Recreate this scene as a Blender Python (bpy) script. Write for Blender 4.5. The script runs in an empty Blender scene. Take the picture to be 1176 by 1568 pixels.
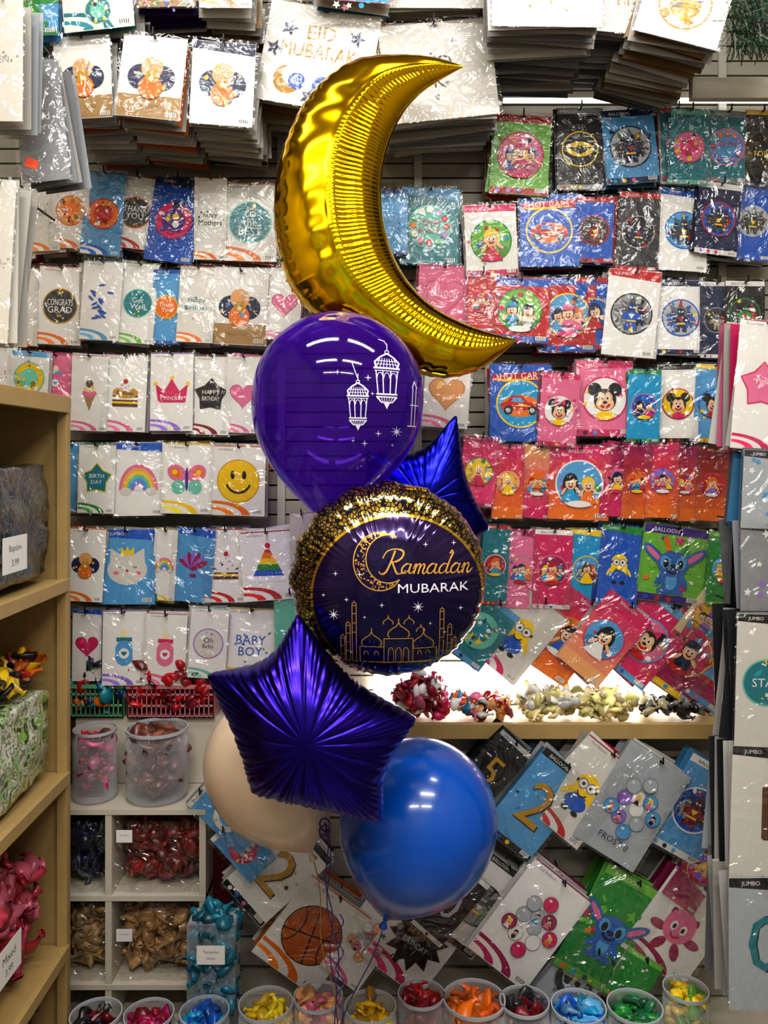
import bpy, bmesh, math, random
import numpy as np
from mathutils import Vector, Matrix, noise
from mathutils.bvhtree import BVHTree
R = random.Random(7)
K = 1445/1176.0          # survey sheet scale
F = 1550.0; CZ = 1.85; HY = 860.0
def wp(x, y, d):          # survey coordinate -> world point at distance d from the doorway
    return Vector(((x*K-722.5)*d/F, d, CZ-(y*K-HY)*d/F))
def ms(d): return K*d/F
def lin(c):
    return tuple((v/12.92 if v <= .04045 else ((v+.055)/1.055)**2.4) for v in c)
def hx(s):
    return tuple(int(s[i:i+2], 16)/255 for i in (0, 2, 4))
C = {k: hx(v) for k, v in dict(wh='eae8e4', off='d6d2ca', kr='a88450', gr='8d8f93', dg='303238', bk='0b0b0d', bl='1458b8', lb='559fd2',
    nv='10204c', te='127a86', mi='6cc0aa', gn='208a36', lg='70b43c', ye='f2c800', or_='e6720e', pe='e8a76e', rd='ba0c18', cr='820c22', pk='e07098',
    hp='d01f64', mg='9c1054', pu='441f86', la='946fca', gd='c2901c', br='5c3820', sk='eebc90', cy='0f9acc', cm='efe0b0', si='aeb4ba').items()}
# ------------------------------------------------------------------ materials
def newmat(name):
    m = bpy.data.materials.new(name); m.use_nodes = True
    nt = m.node_tree
    return m, nt, nt.nodes['Principled BSDF']
def pmat(name, col, rough=.5, metal=0, coat=0, bump=0, bscale=20, var=0, **kw):
    m, nt, b = newmat(name)
    b.inputs['Base Color'].default_value = (*lin(col), 1)
    b.inputs['Roughness'].default_value = rough; b.inputs['Metallic'].default_value = metal
    b.inputs['Coat Weight'].default_value = coat
    tc = nt.nodes.new('ShaderNodeTexCoord')
    n = nt.nodes.new('ShaderNodeTexNoise'); n.inputs['Scale'].default_value = bscale; n.inputs['Detail'].default_value = 3
    nt.links.new(tc.outputs['Object'], n.inputs['Vector'])
    if bump:
        bp = nt.nodes.new('ShaderNodeBump'); bp.inputs['Strength'].default_value = bump; bp.inputs['Distance'].default_value = .01
        nt.links.new(n.outputs[0], bp.inputs['Height']); nt.links.new(bp.outputs[0], b.inputs['Normal'])
    if var:
        mx = nt.nodes.new('ShaderNodeMix'); mx.data_type = 'RGBA'
        mx.inputs[6].default_value = (*lin(col), 1); mx.inputs[7].default_value = (*[v*(1-var) for v in lin(col)], 1)
        nt.links.new(n.outputs[0], mx.inputs[0]); nt.links.new(mx.outputs[2], b.inputs['Base Color'])
    for k, v in kw.items(): b.inputs[k.replace('_', ' ')].default_value = v
    return m
def vcmat(name, rough=.45, coat=.6, crough=.12, bump=.5, bscale=28):
    m, nt, b = newmat(name)
    a = nt.nodes.new('ShaderNodeAttribute'); a.attribute_name = 'Col'
    nt.links.new(a.outputs['Color'], b.inputs['Base Color'])
    b.inputs['Roughness'].default_value = rough; b.inputs['Coat Weight'].default_value = coat; b.inputs['Coat Roughness'].default_value = crough
    g = nt.nodes.new('ShaderNodeNewGeometry'); n = nt.nodes.new('ShaderNodeTexNoise')
    n.inputs['Scale'].default_value = bscale; n.inputs['Detail'].default_value = 3; n.inputs['Distortion'].default_value = 1.2
    nt.links.new(g.outputs['Position'], n.inputs['Vector'])
    bp = nt.nodes.new('ShaderNodeBump'); bp.inputs['Strength'].default_value = bump; bp.inputs['Distance'].default_value = .012
    nt.links.new(n.outputs[0], bp.inputs['Height']); nt.links.new(bp.outputs[0], b.inputs['Coat Normal'])
    return m
M_pack = vcmat('printed_card', .5, .25, .15, .4, 18)
M_rub = vcmat('deflated_latex', .35, .4, .2, .2, 60)
M_wood = pmat('cream_painted_wood', hx('b89c66'), .5, bump=.15, bscale=12, var=.3)
M_white = pmat('white_laminate', hx('cdc6b4'), .45, var=.12, bscale=6)
M_slat = pmat('slatwall', hx('a8a294'), .5, var=.15, bscale=5)
M_dark = pmat('groove_dark', hx('4a4640'), .7, var=.2)
M_wire = pmat('black_wire', hx('26262a'), .35, metal=.7)
def clearmat(name, tint=(.95, .97, 1), fac=.22, hi=.75, bump=0, rough=.12):
    m, nt, b = newmat(name)
    b.inputs['Base Color'].default_value = (*tint, 1); b.inputs['Roughness'].default_value = rough
    t = nt.nodes.new('ShaderNodeBsdfTransparent'); t.inputs[0].default_value = (*tint, 1)
    mx = nt.nodes.new('ShaderNodeMixShader')
    lw = nt.nodes.new('ShaderNodeLayerWeight'); lw.inputs[0].default_value = .35
    mr = nt.nodes.new('ShaderNodeMapRange'); mr.inputs[3].default_value = fac*.5; mr.inputs[4].default_value = hi
    nt.links.new(lw.outputs['Facing'], mr.inputs[0]); nt.links.new(mr.outputs[0], mx.inputs[0])
    nt.links.new(t.outputs[0], mx.inputs[1]); out = b.outputs[0]
    if bump:
        gl = nt.nodes.new('ShaderNodeBsdfGlossy'); gl.inputs['Roughness'].default_value = rough; gl.inputs[0].default_value = (1, 1, 1, 1); out = gl.outputs[0]
        g = nt.nodes.new('ShaderNodeNewGeometry'); n = nt.nodes.new('ShaderNodeTexNoise'); n.inputs['Scale'].default_value = 13; n.inputs['Detail'].default_value = 2; n.inputs['Distortion'].default_value = 1.6
        nt.links.new(g.outputs['Position'], n.inputs['Vector']); bp = nt.nodes.new('ShaderNodeBump'); bp.inputs['Strength'].default_value = bump; bp.inputs['Distance'].default_value = .03
        nt.links.new(n.outputs[0], bp.inputs['Height']); nt.links.new(bp.outputs[0], gl.inputs['Normal'])
    nt.links.new(out, mx.inputs[2]); nt.links.new(mx.outputs[0], nt.nodes['Material Output'].inputs[0])
    return m
M_clear = clearmat('clear_plastic')
M_film = clearmat('crinkled_clear_film', (1, 1, 1), .12, .5, bump=1.0, rough=.13)
def emat(name, col, s):
    m, nt, b = newmat(name)
    b.inputs['Base Color'].default_value = (*col, 1)
    b.inputs['Emission Color'].default_value = (*col, 1); b.inputs['Emission Strength'].default_value = s
    return m
# ------------------------------------------------------------------ mesh builder
class MB:
    def __init__(s): s.v = []; s.f = []; s.c = []
    def poly(s, pts, col):
        i = len(s.v); s.v.extend([tuple(p) for p in pts]); s.f.append(tuple(range(i, i+len(pts)))); s.c.append(lin(col))
    def mesh(s, vs, fs, col):
        i = len(s.v); s.v.extend([tuple(p) for p in vs]); l = lin(col)
        for f in fs: s.f.append(tuple(i+k for k in f)); s.c.append(l)
    def obox(s, o, U, V, N, w, h, t, col, edge=None):
        p = [o+U*(a*w/2)+V*(b*h/2) for a, b in ((-1, -1), (1, -1), (1, 1), (-1, 1))]
        q = [x-N*t for x in p]
        s.poly(p, col); e = edge or col
        s.poly(q[::-1], e)
        for k in range(4): s.poly([p[k], q[k], q[(k+1) % 4], p[(k+1) % 4]], e)
    def box(s, a, b, col=(1, 1, 1)):
        x0, y0, z0 = a; x1, y1, z1 = b
        s.mesh([(x0, y0, z0), (x1, y0, z0), (x1, y1, z0), (x0, y1, z0), (x0, y0, z1), (x1, y0, z1), (x1, y1, z1), (x0, y1, z1)],
               [(0, 3, 2, 1), (4, 5, 6, 7), (0, 1, 5, 4), (1, 2, 6, 5), (2, 3, 7, 6), (3, 0, 4, 7)], col)
    def build(s, name, mat, smooth=False, origin=None, parent=None, bevel=0):
        me = bpy.data.meshes.new(name)
        V = np.array(s.v, dtype=float).reshape(-1, 3)
        o = np.array(origin) if origin is not None else (V.min(0)+V.max(0))/2
        me.from_pydata((V-o).tolist(), [], s.f)
        at = me.color_attributes.new('Col', 'FLOAT_COLOR', 'CORNER')
        arr = []
        for f, c in zip(s.f, s.c): arr.extend((*c, 1.0)*len(f))
        at.data.foreach_set('color', arr)
        if smooth: me.polygons.foreach_set('use_smooth', [True]*len(me.polygons))
        me.materials.append(mat); me.update()
        ob = bpy.data.objects.new(name, me); bpy.context.scene.collection.objects.link(ob)
        ob.location = o
        if parent:
            ob.parent = parent; ob.matrix_parent_inverse = Matrix.Translation(parent.location).inverted()
        if bevel:
            b = ob.modifiers.new('b', 'BEVEL'); b.width = bevel; b.segments = 2
        return ob
_tc = {}
def text_polys(t):
    if t in _tc: return _tc[t]
    cu = bpy.data.curves.new('t', 'FONT'); cu.body = t; cu.resolution_u = 2
    ob = bpy.data.objects.new('t', cu); bpy.context.scene.collection.objects.link(ob)
    dg = bpy.context.evaluated_depsgraph_get(); me = ob.evaluated_get(dg).to_mesh()
    vs = [(v.co.x, v.co.y) for v in me.vertices]; fs = [tuple(p.vertices) for p in me.polygons]
    ob.evaluated_get(dg).to_mesh_clear()
    bpy.data.objects.remove(ob); bpy.data.curves.remove(cu)
    xs = [v[0] for v in vs]; ys = [v[1] for v in vs]
    h = max(ys)-min(ys); w = max(xs)-min(xs); mx = (max(xs)+min(xs))/2; my = (max(ys)+min(ys))/2
    vs = [((a-mx)/h, (b-my)/h) for a, b in vs]
    _tc[t] = (vs, fs, w/h); return _tc[t]
# ------------------------------------------------------------------ printed packets
class Pk:
    def __init__(s, mb, o, U, V, N, w, h):
        s.mb = mb; s.o = o; s.U = U; s.V = V; s.N = N; s.s = w/2; s.a = h/w; s.l = 1
    def p(s, u, v): return s.o+s.U*(u*s.s)+s.V*(v*s.s)+s.N*(s.l*.00009)
    def poly(s, pts, col): s.mb.poly([s.p(*q) for q in pts], col); s.l += 1
    def disc(s, x, y, r, col, ry=None, rot=0, n=22, a0=0, a1=360):
        ry = ry or r; c, k = math.cos(rot), math.sin(rot); pts = []
        m = n if a1-a0 >= 360 else n+1
        for i in range(m):
            t = math.radians(a0+(a1-a0)*i/n); a, b = r*math.cos(t), ry*math.sin(t)
            pts.append((x+a*c-b*k, y+a*k+b*c))
        s.poly(pts, col)
    def rect(s, x, y, hw, hh, col, rot=0):
        c, k = math.cos(rot), math.sin(rot)
        s.poly([(x+a*hw*c-b*hh*k, y+a*hw*k+b*hh*c) for a, b in ((-1, -1), (1, -1), (1, 1), (-1, 1))], col)
    def text(s, t, x, y, h, col, maxw=None, rot=0):
        vs, fs, w = text_polys(t); sx = h
        if maxw and w*h > maxw: sx = maxw/w
        c, k = math.cos(rot), math.sin(rot)
        s.mb.mesh([s.p(x+a*sx*c-b*h*k, y+a*sx*k+b*h*c) for a, b in vs], fs, col); s.l += 1
    def star(s, x, y, r, col, n=5, inner=.45, rot=0):
        s.poly([(x+(r if i % 2 == 0 else r*inner)*math.sin(rot+i*math.pi/n), y+(r if i % 2 == 0 else r*inner)*math.cos(rot+i*math.pi/n)) for i in range(2*n)], col)
    def heart(s, x, y, r, col):
        s.poly([(x+r*math.sin(t)**3, y+r*(13*math.cos(t)-5*math.cos(2*t)-2*math.cos(3*t)-math.cos(4*t))/16) for t in [2*math.pi*i/26+.001 for i in range(26)]], col)
PAL = [C[k] for k in ('wh', 'ye', 'rd', 'bl', 'pk', 'gn', 'or_', 'cy', 'hp', 'lb', 'nv', 'la')]
def shade(c, f): return tuple(min(1, v*f) for v in c)
def rim(k, x, y, r, c, c2):
    k.disc(x, y, r*1.0, c2, n=30); k.disc(x, y, r*.93, c, n=30)
def dots(k, x, y, r, n, cols, s=.1):
    for i in range(n):
        a = R.uniform(0, 6.28); q = r*math.sqrt(R.uniform(.05, .8)); z = r*s*R.uniform(.6, 1.5)
        m = R.random(); col = R.choice(cols); X, Y = x+q*math.cos(a), y+q*math.sin(a)
        if m < .5: k.disc(X, Y, z, col, n=8, ry=z*R.uniform(.5, 1.2), rot=a)
        elif m < .8: k.star(X, Y, z*1.3, col, rot=a)
        else: k.rect(X, Y, z*1.2, z*.4, col, rot=a)
def eyes(k, x, y, r, dx=.3, sz=.2, col=C['bk']):
    for sx in (-1, 1):
        k.disc(x+sx*dx*r, y, sz*r, C['wh'], ry=sz*r*1.4, n=12); k.disc(x+sx*dx*r*.9, y-.03*r, sz*r*.55, col, ry=sz*r*.8, n=10)
def smilearc(k, x, y, r, col, w=.1):
    o = [(x+r*math.cos(t), y+r*math.sin(t)) for t in [math.radians(200+140*i/12) for i in range(13)]]
    i_ = [(x+r*(1-w)*math.cos(t), y+w*r*.3+r*(1-w)*math.sin(t)) for t in [math.radians(340-140*i/12) for i in range(13)]]
    k.poly(o+i_, col)
def person(k, X, y, s):
    hair = R.choice([C['br'], C['bk'], C['ye'], C['or_'], C['rd'], C['nv']]); cl = R.choice(PAL); st = R.random()
    if st < .5: k.disc(X, y-.05*s, .5*s, hair, ry=.72*s, n=18)      # long hair
    if st < .6: k.poly([(X-.14*s, y-.3*s), (X+.14*s, y-.3*s), (X+.6*s, y-1.15*s), (X-.6*s, y-1.15*s)], cl)
    else: k.disc(X, y-.62*s, .38*s, cl, ry=.5*s, n=16); k.rect(X, y-.75*s, .38*s, .1*s, shade(cl, .6))
    k.disc(X-.42*s, y-.5*s, .09*s, C['sk'], ry=.28*s, rot=-.6, n=10); k.disc(X+.42*s, y-.35*s, .09*s, C['sk'], ry=.28*s, rot=.9, n=10)
    k.disc(X, y+.08*s, .42*s, hair, ry=.47*s, n=18); k.disc(X, y, .34*s, C['sk'], ry=.38*s, n=18)
    k.disc(X-.1*s, y+.3*s, .3*s, hair, ry=.14*s, rot=.35, n=12)
    if st > .75: k.disc(X, y+.38*s, .36*s, cl, ry=.2*s, n=14); k.rect(X+.05*s, y+.25*s, .4*s, .04*s, shade(cl, .7))
    eyes(k, X, y+.0*s, s*.42); smilearc(k, X, y-.1*s, .17*s, C['cr'], .4)
def motif(k, kind, x, y, r, c=None, c2=None, txt=None):
    c = c or R.choice(PAL); c2 = c2 or R.choice(PAL)
    if kind == 'char':
        rim(k, x, y, r, c, c2); k.disc(x, y-.45*r, .8*r, shade(c, .82), ry=.4*r); dots(k, x, y, r, 16, PAL+[c2, C['wh']])
        m = R.random()
        if m < .4: person(k, x-.42*r, y-.05*r, .55*r); person(k, x+.42*r, y-.02*r, .55*r); person(k, x, y+.05*r, .72*r)
        elif m < .7: person(k, x-.36*r, y, .66*r); person(k, x+.36*r, y-.05*r, .66*r)
        else: person(k, x, y+.08*r, .9*r)
        k.disc(x, y-.84*r, .5*r, R.choice([C['rd'], C['wh'], C['ye'], C['hp']]), ry=.14*r)
    elif kind == 'hero':
        rim(k, x, y, r, c, c2); k.star(x, y, .9*r, shade(c, .6), n=9, inner=.6); dots(k, x, y, r, 8, [c2, C['ye'], C['wh'], C['rd']], .1)
        for dx, s in ((-.42, .55), (.42, .55), (0, .8)):
            cl = R.choice([C['rd'], C['nv'], C['bl'], C['dg'], C['gn'], C['gr'], C['cr']]); X = x+dx*r; q = r*s
            k.poly([(X-.55*q, y+.0*q), (X-.2*q, y+.15*q), (X+.2*q, y+.15*q), (X+.55*q, y), (X+.62*q, y-.35*q), (X+.42*q, y-.3*q), (X+.28*q, y-.4*q), (X+.34*q, y-.95*q), (X+.1*q, y-.95*q), (X, y-.5*q), (X-.1*q, y-.95*q), (X-.34*q, y-.95*q), (X-.28*q, y-.4*q), (X-.42*q, y-.3*q), (X-.62*q, y-.35*q)], cl)
            k.poly([(X-.2*q, y), (X+.2*q, y), (X, y-.3*q)], R.choice([C['ye'], C['wh'], C['rd']])); k.rect(X, y-.42*q, .28*q, .05*q, C['ye'])
            k.disc(X, y+.35*q, .24*q, shade(cl, .7), ry=.3*q, n=14)
            for sx in (-1, 1): k.disc(X+sx*.1*q, y+.38*q, .08*q, C['wh'], ry=.05*q, rot=sx*.4, n=8)
    elif kind == 'mouse':
        rim(k, x, y, r, c, c2); dots(k, x, y, r, 12, [c2, C['wh'], C['ye']], .1)
        for sx in (-1, 1): k.disc(x+sx*.45*r, y+.42*r, .3*r, C['bk'])
        k.disc(x, y-.05*r, .5*r, C['bk']); k.disc(x, y-.22*r, .4*r, C['sk'], ry=.3*r); k.disc(x-.15*r, y+.02*r, .18*r, C['sk'], ry=.27*r); k.disc(x+.15*r, y+.02*r, .18*r, C['sk'], ry=.27*r)
        eyes(k, x, y+.03*r, r*.42); k.disc(x, y-.17*r, .1*r, C['bk'], ry=.07*r); smilearc(k, x, y-.18*r, .26*r, C['rd'], .35)
        if txt:
            for sx in (-1, 1): k.poly([(x, y+.5*r), (x+sx*.35*r, y+.72*r), (x+sx*.35*r, y+.3*r)], C['hp'])
        k.disc(x, y-.75*r, .4*r, R.choice([C['rd'], C['hp'], C['ye']]), ry=.2*r)
        for sx in (-1, 1): k.disc(x+sx*.55*r, y-.6*r, .14*r, C['wh'], ry=.12*r)
    elif kind == 'smile':
        k.disc(x, y, r, C['gd'], n=32); k.disc(x, y, r*.96, C['ye'], n=32)
        for sx in (-1, 1): k.disc(x+sx*.27*r, y+.28*r, .1*r, C['bk'], ry=.2*r)
        smilearc(k, x, y+.02*r, .62*r, C['bk'], .14)
        k.rect(x, y-1.08*r, .06*r, .1*r, C['ye'])
    elif kind == 'rainbow':
        cs = [C['pk'], C['pe'], C['ye'], C['mi'], C['lb'], C['la'], C['wh']]
        for i, q in enumerate(cs): k.disc(x, y-.55*r, r*(1-.13*i), q, a0=0, a1=180, n=20, ry=1.35*r*(1-.13*i))
        for sx in (-1, 1): k.disc(x+sx*.65*r, y-.6*r, .3*r, C['off'], ry=.2*r)
    elif kind == 'heart':
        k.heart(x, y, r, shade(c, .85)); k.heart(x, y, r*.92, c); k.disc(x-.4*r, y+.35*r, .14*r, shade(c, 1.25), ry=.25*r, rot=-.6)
        if txt: k.text(txt, x, y+.1*r, .3*r, c2, 1.3*r)
    elif kind == 'starm':
        k.star(x, y, r*1.1, c2, inner=.68); k.star(x, y, r*1.02, c, inner=.66)
        for i, w in enumerate((txt or 'HAPPY BIRTHDAY').split()): k.text(w, x, y+(.2-.4*i)*r, .26*r, C['wh'], 1.1*r)
    elif kind == 'disc':
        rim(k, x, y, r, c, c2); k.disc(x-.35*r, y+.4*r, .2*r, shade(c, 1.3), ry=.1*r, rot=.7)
        if txt:
            ws = txt.split()
            for i, w in enumerate(ws): k.text(w, x, y+((len(ws)-1)/2-i)*.42*r, .36*r, C['wh'] if sum(c) < 1.7 else C['nv'], 1.45*r)
            dots(k, x, y+.72*r, r*.25, 4, [C['wh'], C['ye'], c2], .25); dots(k, x, y-.7*r, r*.25, 4, [C['wh'], C['ye'], c2], .25)
        else:
            k.disc(x, y, r*.6, shade(c2, 1.1), n=20); dots(k, x, y, r*.95, 18, [C['wh'], C['ye'], c2, shade(c, .6), C['nv']], .13)
    elif kind == 'floral':
        rim(k, x, y, r, c, c2)
        for i in range(12):
            a = i*math.pi/6; X, Y = x+.72*r*math.cos(a), y+.72*r*math.sin(a); q = R.choice([C['pk'], C['hp'], C['or_'], C['mi'], C['wh'], C['la']])
            for j in range(5): k.disc(X+.08*r*math.cos(j*1.257), Y+.08*r*math.sin(j*1.257), .075*r, q, n=8)
            k.disc(X, Y, .04*r, C['ye'], n=6)
        ws = (txt or 'Happy Day').split()
        for i, w in enumerate(ws): k.text(w, x, y+(.15-.35*i)*r, .27*r, C['hp'] if sum(c) > 1.5 else C['wh'], 1.0*r)
    elif kind == 'bears':
        for dx, dy, s, q in ((-.42, 0, .5, C['nv']), (.42, 0, .5, C['nv']), (0, .38, .42, C['pe']), (0, -.4, .46, C['or_'])):
            k.disc(x+dx*r, y+dy*r, s*r*1.03, shade(q, .7)); k.disc(x+dx*r, y+dy*r, s*r, q); dots(k, x+dx*r, y+dy*r, s*r, 6, [C['ye'], C['wh'], C['lb']], .13)
        k.disc(x-.12*r, y+.18*r, .1*r, C['gd']); k.disc(x+.12*r, y+.18*r, .1*r, C['gd']); k.disc(x, y, .24*r, C['gd']); k.disc(x, y-.05*r, .1*r, C['cm']); k.disc(x-.08*r, y+.06*r, .025*r, C['bk'], n=6); k.disc(x+.08*r, y+.06*r, .025*r, C['bk'], n=6)
    elif kind == 'ice':
        k.poly([(x-.4*r, y-.1*r), (x+.4*r, y-.1*r), (x, y-1.2*r)], C['kr'])
        for i in range(3): k.disc(x, y+(.0+.33*i)*r, (.5-.12*i)*r, [C['pk'], C['cm'], C['br']][i], ry=.26*r)
        dots(k, x, y+.3*r, .4*r, 8, PAL, .12)
    elif kind == 'cake':
        k.rect(x, y-.45*r, .75*r, .35*r, c); k.rect(x, y-.3*r, .75*r, .08*r, C['wh']); k.rect(x, y-.55*r, .75*r, .06*r, C['ye']); k.disc(x, y+.05*r, .75*r, c2, ry=.35*r)
        k.disc(x, y+.4*r, .45*r, C['wh'], ry=.25*r); dots(k, x, y+.2*r, .5*r, 9, PAL, .1); k.disc(x, y+.72*r, .14*r, C['rd'])
        if txt: k.text(txt, x, y+.0*r, .28*r, C['nv'], 1.3*r)
    elif kind == 'slice':
        for i in range(6):
            yb = y-.7*r
            k.poly([(x-.85*r*(1-i*.16), yb+i*.27*r), (x+.85*r*(1-i*.16), yb+i*.27*r-.05*r), (x+.85*r*(1-(i+1)*.155), yb+(i+1)*.27*r-.05*r), (x-.85*r*(1-(i+1)*.155), yb+(i+1)*.27*r)], [C['wh'], C['bl'], C['gn'], C['ye'], C['or_'], C['rd']][i])
        k.disc(x, y+.95*r, .13*r, C['rd'])
    elif kind == 'crown':
        k.poly([(x-.8*r, y-.6*r), (x+.8*r, y-.6*r), (x+.95*r, y+.5*r), (x+.45*r, y+.05*r), (x, y+.8*r), (x-.45*r, y+.05*r), (x-.95*r, y+.5*r)], c)
        for a, b in ((-.95, .5), (0, .85), (.95, .5)): k.disc(x+a*r, y+b*r, .12*r, C['ye'])
        k.text(txt or 'Princess', x, y-.3*r, .3*r, C['wh'], 1.3*r)
    elif kind == 'cat':
        for sx in (-1, 1): k.poly([(x+sx*.8*r, y+.1*r), (x+sx*.75*r, y+.85*r), (x+sx*.2*r, y+.5*r)], C['off'])
        k.disc(x, y-.1*r, .9*r, C['off'], ry=.68*r)
        for sx in (-1, 1): k.disc(x+sx*.35*r, y, .1*r, C['gr'], ry=.04*r); k.disc(x+sx*.5*r, y-.25*r, .13*r, C['pk'], ry=.08*r)
        k.disc(x, y-.15*r, .06*r, C['hp']); k.poly([(x-.3*r, y+.55*r), (x+.3*r, y+.55*r), (x+.3*r, y+.9*r), (x+.1*r, y+.7*r), (x, y+.95*r), (x-.1*r, y+.7*r), (x-.3*r, y+.9*r)], C['ye'])
    elif kind == 'shell':
        for i in range(7):
            a = math.radians(-60+20*i); k.disc(x+.45*r*math.sin(a), y-.2*r+.5*r*math.cos(a), .17*r, C['la'] if i % 2 else C['mg'], ry=.6*r, rot=-a)
        k.rect(x, y-.6*r, .2*r, .1*r, C['mg'])
    elif kind == 'fly':
        for sx in (-1, 1):
            k.disc(x+sx*.5*r, y+.3*r, .5*r, C['pk'], ry=.4*r, rot=sx*.6); k.disc(x+sx*.42*r, y-.4*r, .35*r, C['mi'], ry=.35*r); k.disc(x+sx*.55*r, y+.3*r, .28*r, C['or_'], ry=.22*r, rot=sx*.6); k.disc(x+sx*.6*r, y+.35*r, .13*r, C['ye'])
        k.disc(x, y, .08*r, C['pu'], ry=.6*r)
    elif kind == 'bottle':
        k.disc(x, y+.8*r, .22*r, C['cm'], ry=.28*r); k.rect(x, y+.5*r, .45*r, .12*r, c2); k.disc(x, y-.05*r, .5*r, c, ry=.5*r); k.disc(x, y-.5*r, .5*r, c, ry=.5*r); k.rect(x, y-.3*r, .5*r, .35*r, c)
        k.disc(x, y-.3*r, .3*r, C['wh']); k.heart(x, y-.3*r, .16*r, c2)
    elif kind == 'number':
        k.text(txt or '2', x+.06*r, y, 1.9*r, C['bk']); k.text(txt or '2', x, y+.02*r, 1.85*r, c)
    elif kind == 'car':
        rim(k, x, y, r, c, c2); k.disc(x, y-.1*r, .8*r, C['or_'], ry=.45*r)
        k.poly([(x-.8*r, y-.25*r), (x+.8*r, y-.3*r), (x+.75*r, y-.02*r), (x+.3*r, y+.06*r), (x+.05*r, y+.32*r), (x-.35*r, y+.32*r), (x-.6*r, y+.05*r), (x-.82*r, y)], C['rd'])
        k.poly([(x+.18*r, y+.06*r), (x+.0*r, y+.24*r), (x-.3*r, y+.24*r), (x-.4*r, y+.06*r)], C['lb'])
        for sx in (-.5, .48): k.disc(x+sx*r, y-.28*r, .19*r, C['bk']); k.disc(x+sx*r, y-.28*r, .1*r, C['si'])
        k.poly([(x-.3*r, y-.1*r), (x+.5*r, y-.14*r), (x+.1*r, y-.02*r)], C['ye'])
        k.poly([(x-.95, y+k.a*.78-.05), (x+.85, y+k.a*.86), (x+.97, y+k.a*.72), (x+.8, y+k.a*.62), (x-.9, y+k.a*.58)], C['rd']); k.poly([(x-.95, y+k.a*.62), (x+.9, y+k.a*.66), (x-.5, y+k.a*.56)], C['ye']); k.text('HOT CARS', x, y+k.a*.72, .2, C['wh'], 1.4, .03)
    elif kind == 'bat':
        rim(k, x, y, r, C['bk'], C['ye']); k.disc(x, y, .75*r, C['ye'], ry=.42*r)
        k.poly([(x-.65*r, y+.12*r), (x-.15*r, y+.1*r), (x-.08*r, y+.25*r), (x, y+.16*r), (x+.08*r, y+.25*r), (x+.15*r, y+.1*r), (x+.65*r, y+.12*r), (x+.35*r, y-.12*r), (x, y-.3*r), (x-.35*r, y-.12*r)], C['bk'])
    elif kind == 'alien':
        B = hx('2f66b0')
        dots(k, x, y, r*1.25, 14, [C['gn'], C['lg'], C['or_'], C['hp']], .13)
        for sx in (-1, 1): k.disc(x+sx*.75*r, y+.35*r, .2*r, B, ry=.6*r, rot=-sx*.9); k.disc(x+sx*.77*r, y+.36*r, .1*r, C['pk'], ry=.42*r, rot=-sx*.9)
        k.disc(x, y-.6*r, .38*r, B, ry=.5*r); k.disc(x, y-.6*r, .22*r, C['lb'], ry=.34*r); k.disc(x, y+.05*r, .6*r, B, ry=.5*r)
        for sx in (-1, 1): k.disc(x+sx*.3*r, y+.1*r, .2*r, C['lb'], ry=.26*r, rot=-sx*.4); k.disc(x+sx*.28*r, y+.06*r, .11*r, C['bk'], ry=.17*r)
        k.disc(x, y-.06*r, .15*r, C['nv'], ry=.1*r); smilearc(k, x, y-.05*r, .3*r, C['nv'], .3)
        for sx in (-1, 1): k.disc(x+sx*.45*r, y-.55*r, .12*r, B, ry=.32*r, rot=sx*.5); k.disc(x+sx*.3*r, y-1.0*r, .22*r, B, ry=.13*r)
    elif kind == 'goggle':
        k.disc(x, y+.3*r, .5*r, C['ye'], ry=.5*r); k.rect(x, y-.1*r, .5*r, .45*r, C['ye']); k.disc(x, y-.55*r, .5*r, C['bl'], ry=.35*r); k.rect(x, y-.4*r, .3*r, .22*r, C['bl'])
        k.rect(x, y+.3*r, .52*r, .07*r, C['bk'])
        for sx in (-1, 1): k.disc(x+sx*.2*r, y+.3*r, .23*r, C['gr']); k.disc(x+sx*.2*r, y+.3*r, .17*r, C['wh']); k.disc(x+sx*.18*r, y+.3*r, .08*r, C['br'])
        smilearc(k, x, y-.0*r, .25*r, C['bk'], .2)
        for sx in (-1, 1): k.disc(x+sx*.62*r, y-.3*r, .08*r, C['ye'], ry=.28*r, rot=sx*.5); k.disc(x+sx*.25*r, y-.95*r, .16*r, C['bk'], ry=.1*r)
    elif kind == 'ball':
        k.disc(x, y, r, C['bk'], n=30); k.disc(x, y, .96*r, hx('b8591b'), n=30); k.rect(x, y, .95*r, .025*r, C['bk'], .3); k.rect(x, y, .95*r, .025*r, C['bk'], 1.87)
        for sx in (-1, 1):
            a = [(x+sx*(.95-.55*math.cos(t))*r, y+.75*math.sin(t)*r) for t in [(-1+i/6)*1.05 for i in range(13)]]
            b = [(p+sx*.05*r, q) for p, q in a[::-1]]; k.poly(a+b, C['bk'])
    elif kind == 'splash':
        k.star(x, y, r*1.1, C['bk'], n=11, inner=.68); dots(k, x, y, r, 10, [C['dg'], C['gr'], C['bk']], .1); k.text('HAPPY', x, y+.2*r, .25*r, C['gd'], r); k.text('BIRTHDAY', x, y-.15*r, .2*r, C['wh'], r)
        dots(k, x, y, r*1.4, 12, [C['bk']], .06)
    elif kind == 'octo':
        for i in range(6): k.disc(x+math.cos(i*1.05)*.65*r, y-.25*r+math.sin(i*1.05)*.6*r, .3*r, C['mg'], ry=.16*r, rot=i*1.05)
        k.disc(x, y+.05*r, .55*r, C['pk'], ry=.6*r); eyes(k, x, y, r*.6); smilearc(k, x, y-.2*r, .2*r, C['mg'], .3)
    elif kind == 'multi':
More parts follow.
